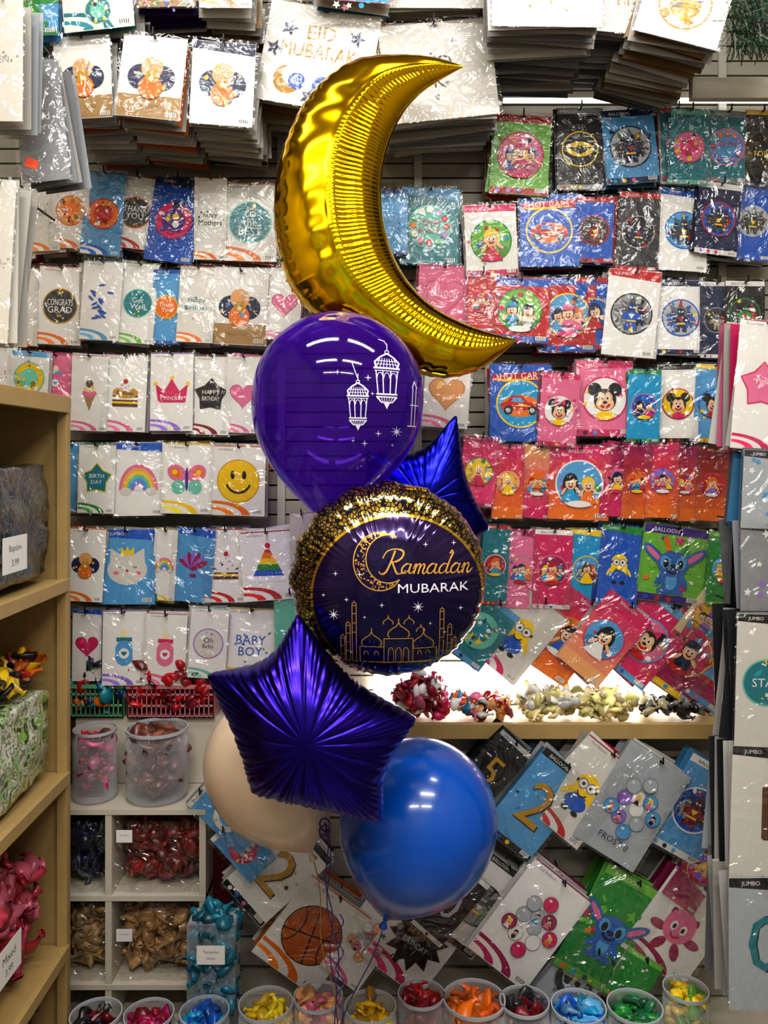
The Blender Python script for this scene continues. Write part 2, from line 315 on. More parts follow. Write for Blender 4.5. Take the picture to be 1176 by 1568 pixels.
        for i in range(11):
            a = i*.7; q = .8*r*math.sqrt((i+.5)/11)*1.1; cc = R.choice([c, c2, C['wh'], C['si']])
            X, Y = x+q*math.cos(a*2), y+q*math.sin(a*2)*1.15; k.disc(X, Y, .27*r, shade(cc, .65)); k.disc(X, Y, .25*r, cc); k.disc(X-.08*r, Y+.1*r, .06*r, C['wh'], ry=.04*r)
            if i % 2: person(k, X, Y, .2*r)
        if txt: k.text(txt, x, y-1.3*r if k.a > 1.3 else y-1.1*r, .18, C['nv'], 1.5)
    elif kind == 'text':
        ws = (txt or 'Happy Birthday').split(); n = len(ws)
        for i, w in enumerate(ws): k.text(w, x, y+((n-1)/2-i)*.55*r, .42*r, c, 1.8*r)
        dots(k, x, y, r*1.2, 8, [c, c2], .05)
    elif kind == 'stars':
        for i in range(9): k.star(x+R.uniform(-.8, .8), y+R.uniform(-.8, .8)*k.a, R.uniform(.08, .2), R.choice([c, c2, C['wh']]), rot=R.random())
    elif kind == 'wave':
        for i in range(16): k.disc(x+R.uniform(-.7, .7)*r, y+R.uniform(-1.1, 1.1)*r, .22*r, c, ry=.07*r, rot=R.uniform(-1, 1))
    elif kind == 'eid':
        g = hx('b8860b'); y -= .12
        k.text('EID', x, y+.6*r, .27*r, g, rot=.03); k.text('MUBARAK', x, y+.24*r, .27*r, g, 1.45*r, rot=-.02)
        for a, b in ((-.62, .62), (.66, .6), (-.05, -.62), (-.85, .2)): k.star(x+a*r, y+b*r, .17*r, C['nv'], rot=.3)
        k.disc(x-.5*r, y-.35*r, .27*r, g); k.disc(x-.4*r, y-.25*r, .21*r, C['wh'])
        k.disc(x-.32*r, y-.36*r, .16*r, C['bl']); k.text('EID', x-.32*r, y-.36*r, .1*r, C['wh'])
        k.disc(x+.18*r, y-.4*r, .2*r, C['bl']); k.disc(x+.62*r, y-.34*r, .18*r, C['si']); k.text('EID', x+.18*r, y-.4*r, .12*r, C['wh']); k.text('EID', x+.62*r, y-.34*r, .1*r, C['nv'])
WALLY = 2.58
pegs = MB(); film = MB()
def pack(mb, x, y, w, h, rot=0, st='w', c1='wh', c2='or_', mo='char', a=None, b=None, t=None, d=None, n=7, sp=.012, back=None, peg=True, m=None, arm=0):
    c1 = C[c1]; c2 = C[c2]; a = C[a] if a else None; b = C[b] if b else None
    base = WALLY
    d = d or (base-.02-n*sp-R.choice((0, .009, .018))-R.random()*.003)
    o = wp(x, y, d); s = ms(d); W, H = w*s, h*s
    rr = math.radians(rot+R.uniform(-2, 2))
    Mx = Matrix.Rotation(R.uniform(-.08, .08), 3, 'Z') @ Matrix.Rotation(R.uniform(-.08, .04), 3, 'X')
    U = Mx @ Vector((math.cos(rr), 0, -math.sin(rr))); V = Mx @ Vector((math.sin(rr), 0, math.cos(rr))); N = Mx @ Vector((0, -1, 0))
    mb.obox(o, U, V, N, W, H, .002, c1, shade(c1, .85))
    bk = back or ([C['off'], C['wh'], c1, c2, C['wh']] if st in 'wk' else [c1, c2, shade(c1, .8), C['off']])
    m = m or (n if d > 2.3 else int((WALLY-.03-d)/sp))
    for i in range(1, m):
        dd = R.uniform(-1, 1)*.08; U2 = (U+V*dd).normalized(); V2 = (V-U*dd).normalized(); oo = o-Vector((0, -1, 0))*(sp*i)+U*R.uniform(-.01, .01)+V*R.uniform(-.007, .007)
        q = R.choice(bk); q = shade(q, R.uniform(.65, .95))
        mb.obox(oo, U2, V2, N, W*R.uniform(.96, 1.02), H*R.uniform(.97, 1.02), .0015, q, shade(q, .7))
    k = Pk(mb, o, U, V, N, W, H); A = k.a
    if st == 'w':
        for i in range(4):
            q = [c2, C['wh'], shade(c2, 1.2), C['wh']][i]; rr_ = .95-.2*i
            k.poly([(-.98, -A+.02)]+[(-.98+1.5*rr_*math.cos(tt), -A+.02+.55*rr_*math.sin(tt)) for tt in [math.pi/2*j/8 for j in range(9)]], q)
        k.text('Foil Balloon', -.45, A-.16, .09, C['gr'], .8); k.rect(0, A-.03, .98, .02, shade(c2, .9))
    elif st == 'k':
        k.rect(0, -A*.72, .99, A*.27, C['kr']); k.text('BALLOON', 0, -A*.72, .12, shade(C['kr'], .7), 1.2); k.text('Helium', 0, A-.15, .08, C['gr'])
    elif st == 'c':
        k.rect(0, A-.14, .98, .13, shade(c2, 1)); k.text('BALLOON', -.3, A-.15, .12, C['wh'] if sum(c2) < 2 else C['nv'], .9); k.rect(0, -A+.12, .98, .11, shade(c2, .95))
        dots(k, 0, 0, 1.05, 12, [shade(c1, .7), shade(c1, 1.3), c2, C['wh']], .06)
        for i in range(3): k.disc(-.7+.35*i, -A+.12, .08, R.choice(PAL), n=8)
    elif st == 'h':
        k.poly([(-.99, A-.01), (.99, A-.01), (.99, A-.4), (-.99, A-.25)][::-1], c2); k.text('JUMBO', -.4, A-.17, .15, C['wh'] if sum(c2) < 2 else C['nv'], .8)
    elif st == 'g':
        for i in range(6):
            f = i/5; q = tuple(c1[j]*(1-f)+c2[j]*f for j in range(3)); k.rect(0, A-(2*A)*(i+.5)/6, .995, A/6, q); k.l -= 1
        k.l += 1; k.text('BALLOON', 0, A-.15, .12, C['wh'], .9); dots(k, 0, 0, 1.0, 14, [C['wh'], C['ye'], c2], .04)
    if st != 'p':
        k.rect(.72, -A+.16, .17, .07, C['wh'])
        for i in range(5): k.rect(.6+.06*i, -A+.16, .012, .06, C['bk']); k.l -= 1
        k.l += 1
    r = min(.8, A*.68)
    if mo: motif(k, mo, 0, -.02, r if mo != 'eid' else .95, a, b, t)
    k.disc(0, A-.07, .07, C['dg'], ry=.035, n=8)
    # crinkled clear sleeve
    nu, nv = 5, 6; vs = []; fs = []
    fr = o+N*.011
    for j in range(nv+1):
        for i in range(nu+1):
            e = i in (0, nu) or j in (0, nv)
            vs.append(fr+U*((i/nu-.5)*(W+.014)+R.uniform(-1, 1)*.002)+V*((j/nv-.5)*(H+.012)+R.uniform(-1, 1)*.002)+N*(-.003 if e else R.uniform(-.003, .006)))
    for j in range(nv):
        for i in range(nu):
            q = j*(nu+1)+i; fs.append((q, q+1, q+nu+2, q+nu+1))
    film.mesh(vs, fs, (1, 1, 1))
    tp = o+V*(H/2-.006)
    if peg and abs(rot) < 60:
        y0 = d-.02; X_, Z_ = tp.x, tp.z
        pegs.box((X_-.002, y0, Z_-.001), (X_+.002, WALLY, Z_+.003)); pegs.box((X_-.002, y0-.003, Z_-.001), (X_+.002, y0, Z_+.018))
    if arm:
        xe = 1.645 if arm > 0 else -1.375
        pegs.box((min(tp.x, xe), d+.06, tp.z-.003), (max(tp.x, xe), d+.065, tp.z+.002)); pegs.box((tp.x-.002, d-.02, tp.z-.002), (tp.x+.002, d+.3, tp.z+.002))
def rows(name, L):
    global pegs, film
    pegs = MB(); film = MB(); mb = MB()
    for e in L:
        a = e[:]; kw = {}
        if isinstance(a[-1], dict): kw = a[-1]; a = a[:-1]
        pack(mb, *a, **kw)
    ob = mb.build(name, M_pack)
    if pegs.v: pegs.build('hook_pegs', M_wire, parent=ob)
    film.build('clear_sleeves', M_film, smooth=True, parent=ob)
    return ob
rows('party_balloon_packages', [
 (45,25,90,60,0,'c','lb','gn','disc','gn','lg',None,dict(d=2.15,sp=.03,m=5)), (150,15,110,60,-6,'w','wh','te','disc','te','mi',None,dict(d=2.15,sp=.03,m=6)), (255,-20,90,60,0,'c','pu','kr',None,None,None,None,dict(d=2.15,sp=.02)), (345,-18,80,60,0,'w','wh','kr',None,None,None,None,dict(d=2.15,sp=.02)),
 (127,118,88,128,-3,'k','wh','or_','bears',None,None,None,dict(d=2.18,sp=.014)),
 (232,118,98,128,4,'k','wh','or_','bears',None,None,None,dict(d=2.16,sp=.014)),
 (341,128,96,126,3,'h','wh','nv','bears',None,None,None,dict(d=2.2,sp=.014))])
rows('eid_banner_packages', [
 (487,88,172,156,10,'p','wh','off','eid',None,None,None,dict(d=2.27,sp=.012,back=[C['wh'],C['off'],C['kr'],C['off']])),
 (650,-36,185,100,0,'p','wh','off','text','gd','gd','. . MUBARAK',dict(d=2.25,sp=.012,back=[C['wh'],C['off']])),
 (540,-44,120,90,4,'c','pk','cy',None,None,None,None,dict(d=2.2,sp=.02)),
 (672,108,172,150,-5,'p','off','si','text','dg','gr','EID K',dict(d=2.28,sp=.011,back=[C['wh'],C['off'],C['si']])),
 (838,-20,170,120,1,'p','wh','off','text','gd','gd','MUBARAK',dict(d=2.12,sp=.012,back=[C['wh'],C['off'],C['gr'],C['off']])),
 (960,0,100,100,6,'p','wh','off','text','gd','gd','EID',dict(d=2.2,sp=.012,back=[C['wh'],C['off'],C['gr']])),
 (1050,5,130,120,16,'p','wh','off','disc','wh','gd',None,dict(d=2.12,sp=.012,back=[C['wh'],C['off'],C['gr'],C['kr']]))])
rows('greeting_balloon_packages', [
 (62,325,56,120,-4,'w','off','or_','text','gr','gr','Foil'), (108,322,58,115,3,'w','wh','or_','disc','pe','or_'), (158,327,60,128,5,'w','lb','bl','disc','or_','rd'),
 (207,325,62,112,8,'w','wh','rd','disc','dg','or_','THANK YOU'), (266,337,76,130,7,'h','bl','nv','disc','hp','pu'), (322,335,50,125,0,'w','wh','or_','text','dg','hp','happy Mothers'), (383,340,82,122,2,'w','wh','or_','disc','te','mi','to the BEST'),
 (35,340,40,110,0,'w','wh','rd',None)])
rows('graduation_and_baby_balloon_packages', [
 (92,468,68,120,2,'w','wh','or_','disc','dg','gd','CONGRATS GRAD'), (155,460,62,122,3,'w','wh','lb','wave','bl'), (211,464,56,125,3,'w','wh','lg','disc','te','mi','Get Well'), (255,470,46,115,2,'c','lb','bl','disc','or_','ye','Thank You'),
 (301,466,56,118,3,'w','off','or_','text','te','pk','Happy Birthday'), (367,470,86,116,1,'k','wh','or_','bears'), (436,465,52,112,4,'w','wh','pk','heart','pk'), (40,470,36,120,0,'w','off','or_',None)])
rows('birthday_balloon_packages', [
 (8,570,34,90,0,'w','wh','pk','text','hp','pk','S'),(45,578,60,80,4,'c','wh','lb','disc','ye','mi'),(85,580,48,75,4,'w','pk','hp','bottle','pk','lb'),(137,602,56,116,3,'w','wh','pk','ice'),(192,602,64,118,3,'w','wh','pk','cake','br','gd','Birthday'),(263,600,66,120,1,'w','wh','la','crown','hp','pk','Princess'),
 (323,605,62,122,3,'w','wh','cr','starm','bk','dg'),(372,604,52,118,2,'w','wh','pk','heart','pk'),(684,600,70,110,2,'w','wh','pk','heart','pe')])
rows('rainbow_and_smiley_balloon_packages', [
 (113,732,28,105,0,'w','lb','cy',None),(148,733,58,106,1,'w','wh','gn','starm','te','ye','BIRTH DAY'),(212,734,74,112,1,'h','wh','bl','rainbow'),(286,733,76,108,2,'w','wh','ye','fly'),(365,736,83,108,1,'w','wh','or_','smile')])
rows('animal_and_cake_balloon_packages', [
 (131,865,58,112,3,'w','wh','or_','bears'),(195,868,86,114,0,'h','lb','bl','cat'),(252,865,36,110,2,'w','wh','ye','rainbow'),(296,866,62,112,2,'h','lb','bl','shell'),(346,866,64,112,1,'w','wh','rd','cake','br','wh'),(411,866,82,106,-5,'w','wh','rd','slice'),(462,830,36,90,0,'w','off','rd',None)])
rows('baby_shower_balloon_packages', [
 (133,988,44,110,1,'h','wh','bl','heart','hp'),(190,992,66,114,1,'w','wh','la','bottle','lb','te'),(253,994,64,110,3,'w','wh','pk','bottle','pk','hp'),(319,985,58,108,2,'w','wh','mi','disc','off','la','Oh Baby'),(384,988,80,112,1,'w','wh','ye','text','bl','cy','BABY BOY'),(445,960,50,110,0,'w','mi','te',None)])
rows('superhero_balloon_packages', [
 (797,237,90,122,3,'c','lg','rd','char','pk','rd'),(888,228,70,128,1,'c','bk','gr','bat'),(965,224,82,116,-5,'c','lb','nv','hero','si','nv'),(1038,220,50,110,-2,'c','te','hp','disc','pk','te','BATH'),(1055,225,60,115,3,'c','te','mi','disc','pk','hp'),(1112,225,72,112,3,'c','te','gr','floral','lb','pk','BATH'),(1166,235,50,130,0,'c','bk','ye','text','ye','ye','FOIL')])
rows('racing_car_balloon_packages', [
 (604,340,40,100,0,'c','lb','bl',None),(658,346,90,118,1,'h','te','lb','floral','mi','te','TODAY Birthday'),(752,368,80,108,-3,'c','wh','hp','char','lg','gn'),(910,352,58,100,4,'c','bl','rd','hero','dg','rd'),(841,352,90,114,1,'p','bl','rd','car','bl','ye'),(977,355,64,122,3,'c','dg','rd','hero','bk','gr'),(1047,352,74,128,2,'h','wh','bl','hero','lb','bl'),(1100,335,68,112,8,'c','nv','wh','hero','bl','rd'),(1153,338,64,120,4,'h','bl','nv','hero','si','bl')])
rows('video_game_balloon_packages', [
 (680,452,80,92,1,'w','pk','hp','heart','pk','wh','BALLOON'),(738,462,44,92,1,'c','rd','hp','char','rd','hp'),(911,480,60,110,0,'c','bl','rd','char','bl','ye'),(796,475,92,100,2,'c','rd','bl','char','lg','gn'),(869,482,86,114,2,'c','rd','bl','char','lb','ye'),(967,480,80,132,6,'h','wh','rd','hero','gr','bk'),(1042,486,72,116,2,'c','wh','nv','hero','si','bl'),(1097,490,50,118,0,'c','nv','wh','hero','dg','gr'),(1140,480,60,100,3,'c','bk','wh','hero','dg','gn')])
rows('cartoon_mouse_balloon_packages', [
 (856,628,60,112,4,'c','pk','hp','mouse','wh','pk','b'),(797,617,94,118,2,'p','bl','rd','car','cy','ye'),(986,622,50,112,2,'c','cy','gn','char'),(926,610,86,116,2,'c','pk','hp','mouse','wh','hp'),(1038,618,60,120,1,'c','wh','bk','mouse','ye','rd'),(1092,618,56,120,4,'c','lb','ye','mouse','lb','bl'),(1135,620,40,110,4,'c','hp','wh',None)])
rows('princess_balloon_packages', [
 (733,722,54,108,5,'c','hp','mg','char','ye','gn'),(778,738,48,112,3,'g','hp','or_','char','pe','hp'),(823,738,52,112,4,'g','pe','hp','char','or_','pk'),(945,735,50,112,4,'g','mg','hp','char','pk','hp'),(887,740,92,112,2,'g','hp','or_','char','lb','wh'),(975,737,44,115,4,'g','mg','or_','char','or_','hp'),(1014,735,50,116,3,'g','hp','or_','char','la','hp'),(1048,740,40,116,3,'g','mg','or_','char','rd','or_'),(1090,742,46,112,2,'g','cr','or_','char','rd','hp')])
rows('cartoon_balloon_packages', [
 (758,865,42,122,4,'c','te','rd','char','rd','wh'),(798,872,54,120,5,'h','pk','mg','char','pk','gr'),(846,872,58,122,4,'c','hp','wh','char','mg','pk'),(898,872,54,122,3,'h','cy','ye','char','lb','ye'),(948,868,62,126,6,'h','bl','gn','goggle'),(1110,872,54,112,4,'c','gn','lg','char','lb','gn'),(1030,865,102,118,8,'c','lg','pu','alien'),(1145,870,40,110,0,'c','te','wh',None)])
rows('tilted_character_balloon_packages', [
 (735,965,75,105,38,'c','te','lb','disc','mi','te'),(795,972,85,132,38,'w','off','hp','goggle'),(868,975,86,132,38,'g','hp','or_','char','or_','hp'),(925,978,80,132,38,'g','hp','pe','char','lb','hp'),(990,980,86,132,38,'c','hp','lb','mouse','pk','lb','b'),(1055,1000,90,136,36,'c','mg','ye','char','hp','ye'),(1100,1018,86,130,36,'c','mg','lb','char','pk','mg'),(1085,950,70,100,36,'c','cm','hp','char','ye','pk')])
WALLY_BACK = WALLY; WALLY = 2.42
rows('large_shape_balloon_packages', [
 (752,1180,60,120,40,'c','bk','si','number','gd',None,'5'),(822,1232,92,156,40,'c','lb','bk','number','gd',None,'2'),(893,1212,92,150,38,'w','off','rd','goggle'),(1064,1240,90,150,30,'c','lb','wh','hero','bl','wh'),(968,1235,110,170,33,'p','si','off','multi','la','lb','FROST II'),
 (735,1385,86,150,38,'c','wh','bk','hero','gr','bk'),(640,1440,112,140,38,'w','wh','hp','splash'),(812,1415,112,170,38,'w','wh','mg','multi','hp','mg'),(935,1425,108,176,30,'c','gn','lg','alien'),(1040,1420,116,150,36,'w','wh','mg','octo'),(1075,1330,60,130,36,'c','mg','hp','char'),
 (880,1500,80,120,38,'c','si','bk','disc','dg','gr'),(970,1500,60,80,30,'c','gn','lg',None)])
rows('sports_balloon_packages', [
 (350,1250,64,120,-48,'c','lb','off','disc','wh','lb',None,dict(m=3)),(425,1335,90,150,48,'c','wh','bk','number','gd','bk','2',dict(m=5)),(372,1300,56,90,-45,'h','lb','wh','disc',None,None,None,dict(m=3)),(560,1440,70,140,38,'w','wh','pk','multi','pe','pk'),(478,1432,118,150,36,'w','wh','or_','ball'),(690,1385,60,120,40,'c','bk','wh','number','si',None,'0')])
WALLY = WALLY_BACK
rows('side_rack_balloon_packages', [
 (1168,590,86,200,4,'w','wh','hp','starm','pk','hp','Pink',dict(d=1.98,sp=.017,m=8,arm=1,back=[C['wh'],C['pk'],C['off'],C['hp']],peg=False)),
 (1176,750,80,120,2,'h','si','dg','stars','wh','lb',None,dict(d=1.95,sp=.017,m=7,arm=1,back=[C['si'],C['gr'],C['lb']],peg=False)),
 (1176,868,86,135,0,'h','gr','bk','stars','wh','la','* *',dict(d=1.95,sp=.017,m=7,arm=1,back=[C['si'],C['gr'],C['bk']],peg=False)),
 (1174,1045,92,210,1,'h','off','bk','disc','te','mi','STAR',dict(d=1.92,sp=.017,m=8,arm=1,back=[C['si'],C['dg'],C['te'],C['off']],peg=False)),
 (1172,1245,106,200,2,'h','off','bk','number','br','rd','1',dict(d=1.92,sp=.017,m=9,arm=1,back=[C['wh'],C['dg'],C['si'],C['off']],peg=False)),
 (1172,1445,114,200,2,'h','si','bk','number','te',None,'0',dict(d=1.9,sp=.017,m=9,arm=1,back=[C['wh'],C['bk'],C['gr'],C['off']],peg=False))])
rows('hanging_card_packages', [
 (62,185,72,190,-6,'p','gr','dg','text','wh','wh','Fold Here',dict(d=1.95,sp=.02,m=6,arm=-1,back=[C['gr'],C['si'],C['off']],peg=False)),
 (5,90,60,190,2,'p','off','wh','text','gr','gr','EN',dict(d=1.8,sp=.02,m=6,arm=-1,back=[C['si'],C['off']],peg=False)),
 (-5,400,46,250,2,'p','off','wh','text','gr','gr','EN',dict(d=1.85,sp=.02,m=6,arm=-1,back=[C['si'],C['off'],C['wh']],peg=False))])
# ------------------------------------------------------------------ room shell
def boxobj(name, a, b, mat, bevel=0):
    m = MB(); m.box(a, b); return m.build(name, mat, bevel=bevel)
boxobj('floor', (-1.45, -2.2, -.05), (1.75, 2.8, 0), pmat('floor_tile', hx('7a756c'), .35, var=.3, bscale=4))
boxobj('ceiling', (-1.45, -2.2, 3.6), (1.75, 2.8, 3.65), pmat('ceiling_paint', hx('c4c0b6'), .8, var=.06))
boxobj('wall_left', (-1.45, -2.2, 0), (-1.38, 2.7, 3.6), pmat('wall_paint_left', hx('9a8f7c'), .7, var=.2))
boxobj('wall_right', (1.65, -2.2, 0), (1.72, 2.7, 3.6), pmat('wall_paint_right', hx('948c80'), .7, var=.2))
m, nt, b = newmat('stocked_rear_wall')
tc = nt.nodes.new('ShaderNodeTexCoord'); mp = nt.nodes.new('ShaderNodeMapping'); mp.inputs['Rotation'].default_value = (math.pi/2, 0, 0)
vo = nt.nodes.new('ShaderNodeTexVoronoi'); vo.inputs['Scale'].default_value = 5; vo.distance = 'CHEBYCHEV'; vo.inputs['Randomness'].default_value = .35
hs = nt.nodes.new('ShaderNodeHueSaturation'); hs.inputs['Saturation'].default_value = .7; hs.inputs['Value'].default_value = .6
nt.links.new(tc.outputs['Object'], mp.inputs[0]); nt.links.new(mp.outputs[0], vo.inputs['Vector']); nt.links.new(vo.outputs['Color'], hs.inputs['Color']); nt.links.new(hs.outputs[0], b.inputs['Base Color'])
boxobj('wall_rear', (-1.45, -2.2, 0), (1.72, -2.13, 3.6), m)
boxobj('wall_back', (-1.45, 2.61, 0), (1.72, 2.7, 3.6), M_dark)
sl = MB(); z = .2
while z < 3.55:
    sl.box((-1.38, 2.59, z), (1.65, 2.609, z+.040)); z += .046
sl.build('slatwall_panels', M_slat)
up = MB()
for x in (431, 640, 748, 1105):
    p = wp(x, 700, 2.585); up.box((p.x-.012, 2.577, .3), (p.x+.012, 2.589, 3.3))
up.build('trim_uprights', pmat('upright_metal', hx('c5c2b8'), .35, metal=.2))
zc = wp(0, 1110, 2.35).z
sl = MB(); z = .26
sl.box((-.5, 2.45, .25), (1.05, 2.57, zc-.05))
while z < zc-.1:
    sl.box((-.5, 2.435, z), (1.05, 2.449, z+.078)); z += .088
low = sl.build('slatted_counter_front', M_slat)
m = MB(); m.box((wp(590, 0, 2.35).x, 2.36, zc-.045), (1.05, 2.575, zc-.015)); m.box((wp(575, 0, 2.35).x, 2.345, zc-.04), (1.05, 2.362, zc+.004))
m.build('counter_ledge', M_wood, bevel=.002)
boxobj('base_deck', (-1.0, 2.16-.16, 0), (1.4, 2.57, .25), M_white, bevel=.004)
a = wp(572, 1085, 2.58); b_ = wp(1085, 1015, 2.58)
boxobj('led_light_panel', (a.x, 2.565, zc+.0), (b_.x, 2.572, b_.z), emat('led_panel', (1, .96, .9), 11))
a = wp(770, 158, 2.56); b_ = wp(1230, 153, 2.56)
m = MB(); m.box((a.x, 2.545, a.z), (b_.x, 2.56, b_.z)); m.build('shelf_light_tube', emat('shelf_tube', (1, .97, .92), 2.5))
a = wp(1060, 150, 2.4); b_ = wp(1260, 118, 2.4)
boxobj('trim_valance', (a.x, 2.40, a.z), (b_.x, 2.43, b_.z), M_white, bevel=.003)
# ------------------------------------------------------------------ deflated balloon piles
def teardrop(mb, o, dirv, L, r, col, flat=.5):
    d = dirv.normalized(); s = d.orthogonal().normalized(); t = d.cross(s)
    an0 = R.uniform(0, 6.28); s, t = s*math.cos(an0)+t*math.sin(an0), t*math.cos(an0)-s*math.sin(an0)
    pr = [(0, .35), (.04, .5), (.09, .22), (.25, .32), (.45, .65), (.62, .95), (.8, 1), (.93, .7), (1, 0.05)]
    vs = []; fs = []; bend = R.uniform(-1.1, 1.1); b2 = R.uniform(-.8, .8)
    for i, (a, q) in enumerate(pr):
        c = o+d*(a*L)+s*(bend*L*a*(1-a))+t*(b2*L*a*(1-a))
        for j in range(8):
            an = j*math.pi/4; w = 1+R.uniform(-.25, .25)
            vs.append(c+s*(math.cos(an)*q*r*w)+t*(math.sin(an)*q*r*flat*w))
    for i in range(len(pr)-1):
        for j in range(8): fs.append((i*8+j, i*8+(j+1) % 8, (i+1)*8+(j+1) % 8, (i+1)*8+j))
    mb.mesh(vs, fs, col)
def pile(mb, c, s, n, cols, L=.08, r=.022, cyl=False, mound=True):
    for i in range(n):
        while True:
            u = (R.uniform(-1, 1), R.uniform(-1, 1), R.uniform(-1, 1))
            if not cyl or u[0]**2+u[1]**2 < .8: break
        q = Vector((c[0]+u[0]*s[0], c[1]+u[1]*s[1], c[2]+u[2]*s[2]*(1-.35*(u[0]**2) if mound else 1)))
        dv = Vector((R.uniform(-1, 1), R.uniform(-1, 1), R.uniform(-.5, .5)))
        if dv.length < .1: dv = Vector((1, 0, 0))
        dv.normalize(); base = R.choice(cols)
        teardrop(mb, q-dv*(L*.5), dv, L*R.uniform(.8, 1.1), r*R.uniform(.8, 1.1), shade(base, R.uniform(.7, 1.1)))
def lathe(prof, x, y, n=32):
    vs = [(x+r*math.cos(2*math.pi*j/n), y+r*math.sin(2*math.pi*j/n), z) for r, z in prof for j in range(n)]
    fs = [(i*n+j, i*n+(j+1) % n, (i+1)*n+(j+1) % n, (i+1)*n+j) for i in range(len(prof)-1) for j in range(n)]
    return vs, fs
def CC(cols): return [C[c] if isinstance(c, str) else c for c in cols]
def jar(name, x, y, z0, h, r, cols, n=45, full=1.0):
    m = MB(); vs, fs = lathe([(.01, z0+.002), (r*.9, z0+.002), (r, z0+.015), (r, z0+h*.85), (r*.93, z0+h*.9), (r*.93, z0+h)], x, y); m.mesh(vs, fs, C['wh'])
    par = m.build(name, M_clear, smooth=True)
    m = MB(); vs, fs = lathe([(r*.95, z0+h-.008), (r*1.0, z0+h-.008), (r*1.0, z0+h), (r*.95, z0+h), (r*.95, z0+h-.008)], x, y, 40); m.mesh(vs, fs, C['si'])
    m.build('rim', M_pack, parent=par)
    m = MB(); pile(m, (x, y, z0+h*.55*full), (r*.68, r*.68, h*.34*full), n, CC(cols), L=r*.95, r=r*.3, cyl=True, mound=False)
    m.build('contents', M_rub, smooth=True, parent=par)
    return par
for x, r, cols, yy in ((147, 39, ['bk', 'dg', 'cr'], 2.1), (228, 38, ['mg', 'hp', 'cr'], 2.1), (313, 38, ['bl', 'cy'], 2.11), (407, 42, ['ye', hx('e8d020')], 2.14), (487, 38, ['pk', 'pe'], 2.17),
    (567, 40, ['ye', 'ye', 'gd'], 2.13), (645, 36, ['rd', 'cr'], 2.18), (726, 48, ['or_', hx('f06a1c')], 2.16), (803, 38, ['dg', 'cr'], 2.15), (886, 42, ['bl', 'cy', 'lb'], 2.13), (972, 42, ['gn', hx('1f6b4a')], 2.13), (1050, 34, ['ye', 'lg'], 2.2)):
    p = wp(x, 1500, yy); jar('latex_balloon_jar', p.x, yy, .252, .18, r*ms(yy), cols, 120, 1.05)
X0, X1 = -.93, wp(310, 0, 2.3).x; XM = wp(166, 0, 2.3).x; zt = wp(0, 1240, 2.3).z; zm = wp(0, 1372, 2.3).z; zb = wp(0, 1508, 2.3).z
m = MB()
for x in (X0, XM, X1): m.box((x-.009, 2.3, .252), (x+.009, 2.56, zt-.014))
for z in (zt, zm, zb): m.box((X0-.009, 2.298, z-.014), (X1+.009, 2.56, z))
m.box((X0, 2.55, .26), (X1, 2.56, zt-.01))
cub = m.build('cubby_shelf', M_white)
def bagpile(name, a, b, cols, n, lab=None, L=.075):
    m = MB(); c = [(a[i]+b[i])/2 for i in range(3)]; s = [max((b[i]-a[i])/2-L*.45, .01) for i in range(3)]
    pile(m, c, s, n, CC(cols), L=L, r=L*.36, mound=False)
    ob = m.build(name, M_rub, smooth=True)
    f = MB(); f.mesh(*_bagf(a, b), (1, 1, 1)); f.build('clear_bag', M_film, smooth=True, parent=ob)
    if lab:
        k = MB(); lx, lz, w, h = lab
        o = Vector((lx, a[1]-.012, lz)); k.obox(o, Vector((1, 0, 0)), Vector((0, 0, 1)), Vector((0, -1, 0)), w, h, .001, C['wh'])
        pk = Pk(k, o, Vector((1, 0, 0)), Vector((0, 0, 1)), Vector((0, -1, 0)), w, h); pk.text('12in 100 pcs', 0, .1, .22, C['dg'], 1.6); k.build('price_label', M_pack, parent=ob)
    return ob
def _bagf(a, b, n=9):
    vs = []; fs = []
    for j in range(n+1):
        for i in range(n+1):
            vs.append((a[0]+(b[0]-a[0])*i/n, a[1]-.006+R.uniform(-.006, .004), a[2]+(b[2]-a[2])*j/n))
    for j in range(n):
        for i in range(n):
            q = j*(n+1)+i; fs.append((q, q+1, q+n+2, q+n+1))
    return vs, fs
bagpile('navy_balloon_bag', (X0+.012, 2.325, zm+.004), (XM-.012, 2.5, zt-.04), ['nv', hx('1a2440')], 150)
bagpile('red_balloon_bag', (XM+.012, 2.325, zm+.004), (X1-.012, 2.5, zt-.04), [hx('7a2022'), hx('922828')], 260, (XM+.04, zm+.16, .045, .035))
bagpile('cream_balloon_bag', (X0+.012, 2.325, zb+.004), (XM-.012, 2.5, zm-.03), [hx('c8a878'), hx('b8986a')], 150)
bagpile('beige_balloon_bag', (XM+.012, 2.325, zb+.004), (X1-.012, 2.5, zm-.03), [hx('bd9460'), hx('ab8250')], 260, (XM+.04, zb+.13, .045, .035))
p = wp(142, 1240, 2.36); jar('latex_balloon_jar', p.x, 2.38, zt+.002, .2, .062, ['hp', 'rd', 'pk', 'br'], 140)
p = wp(236, 1240, 2.36); jar('latex_balloon_jar', p.x, 2.39, zt+.002, .2, .088, [hx('7a4a38'), hx('8c5a48'), hx('6a3a2c')], 240)
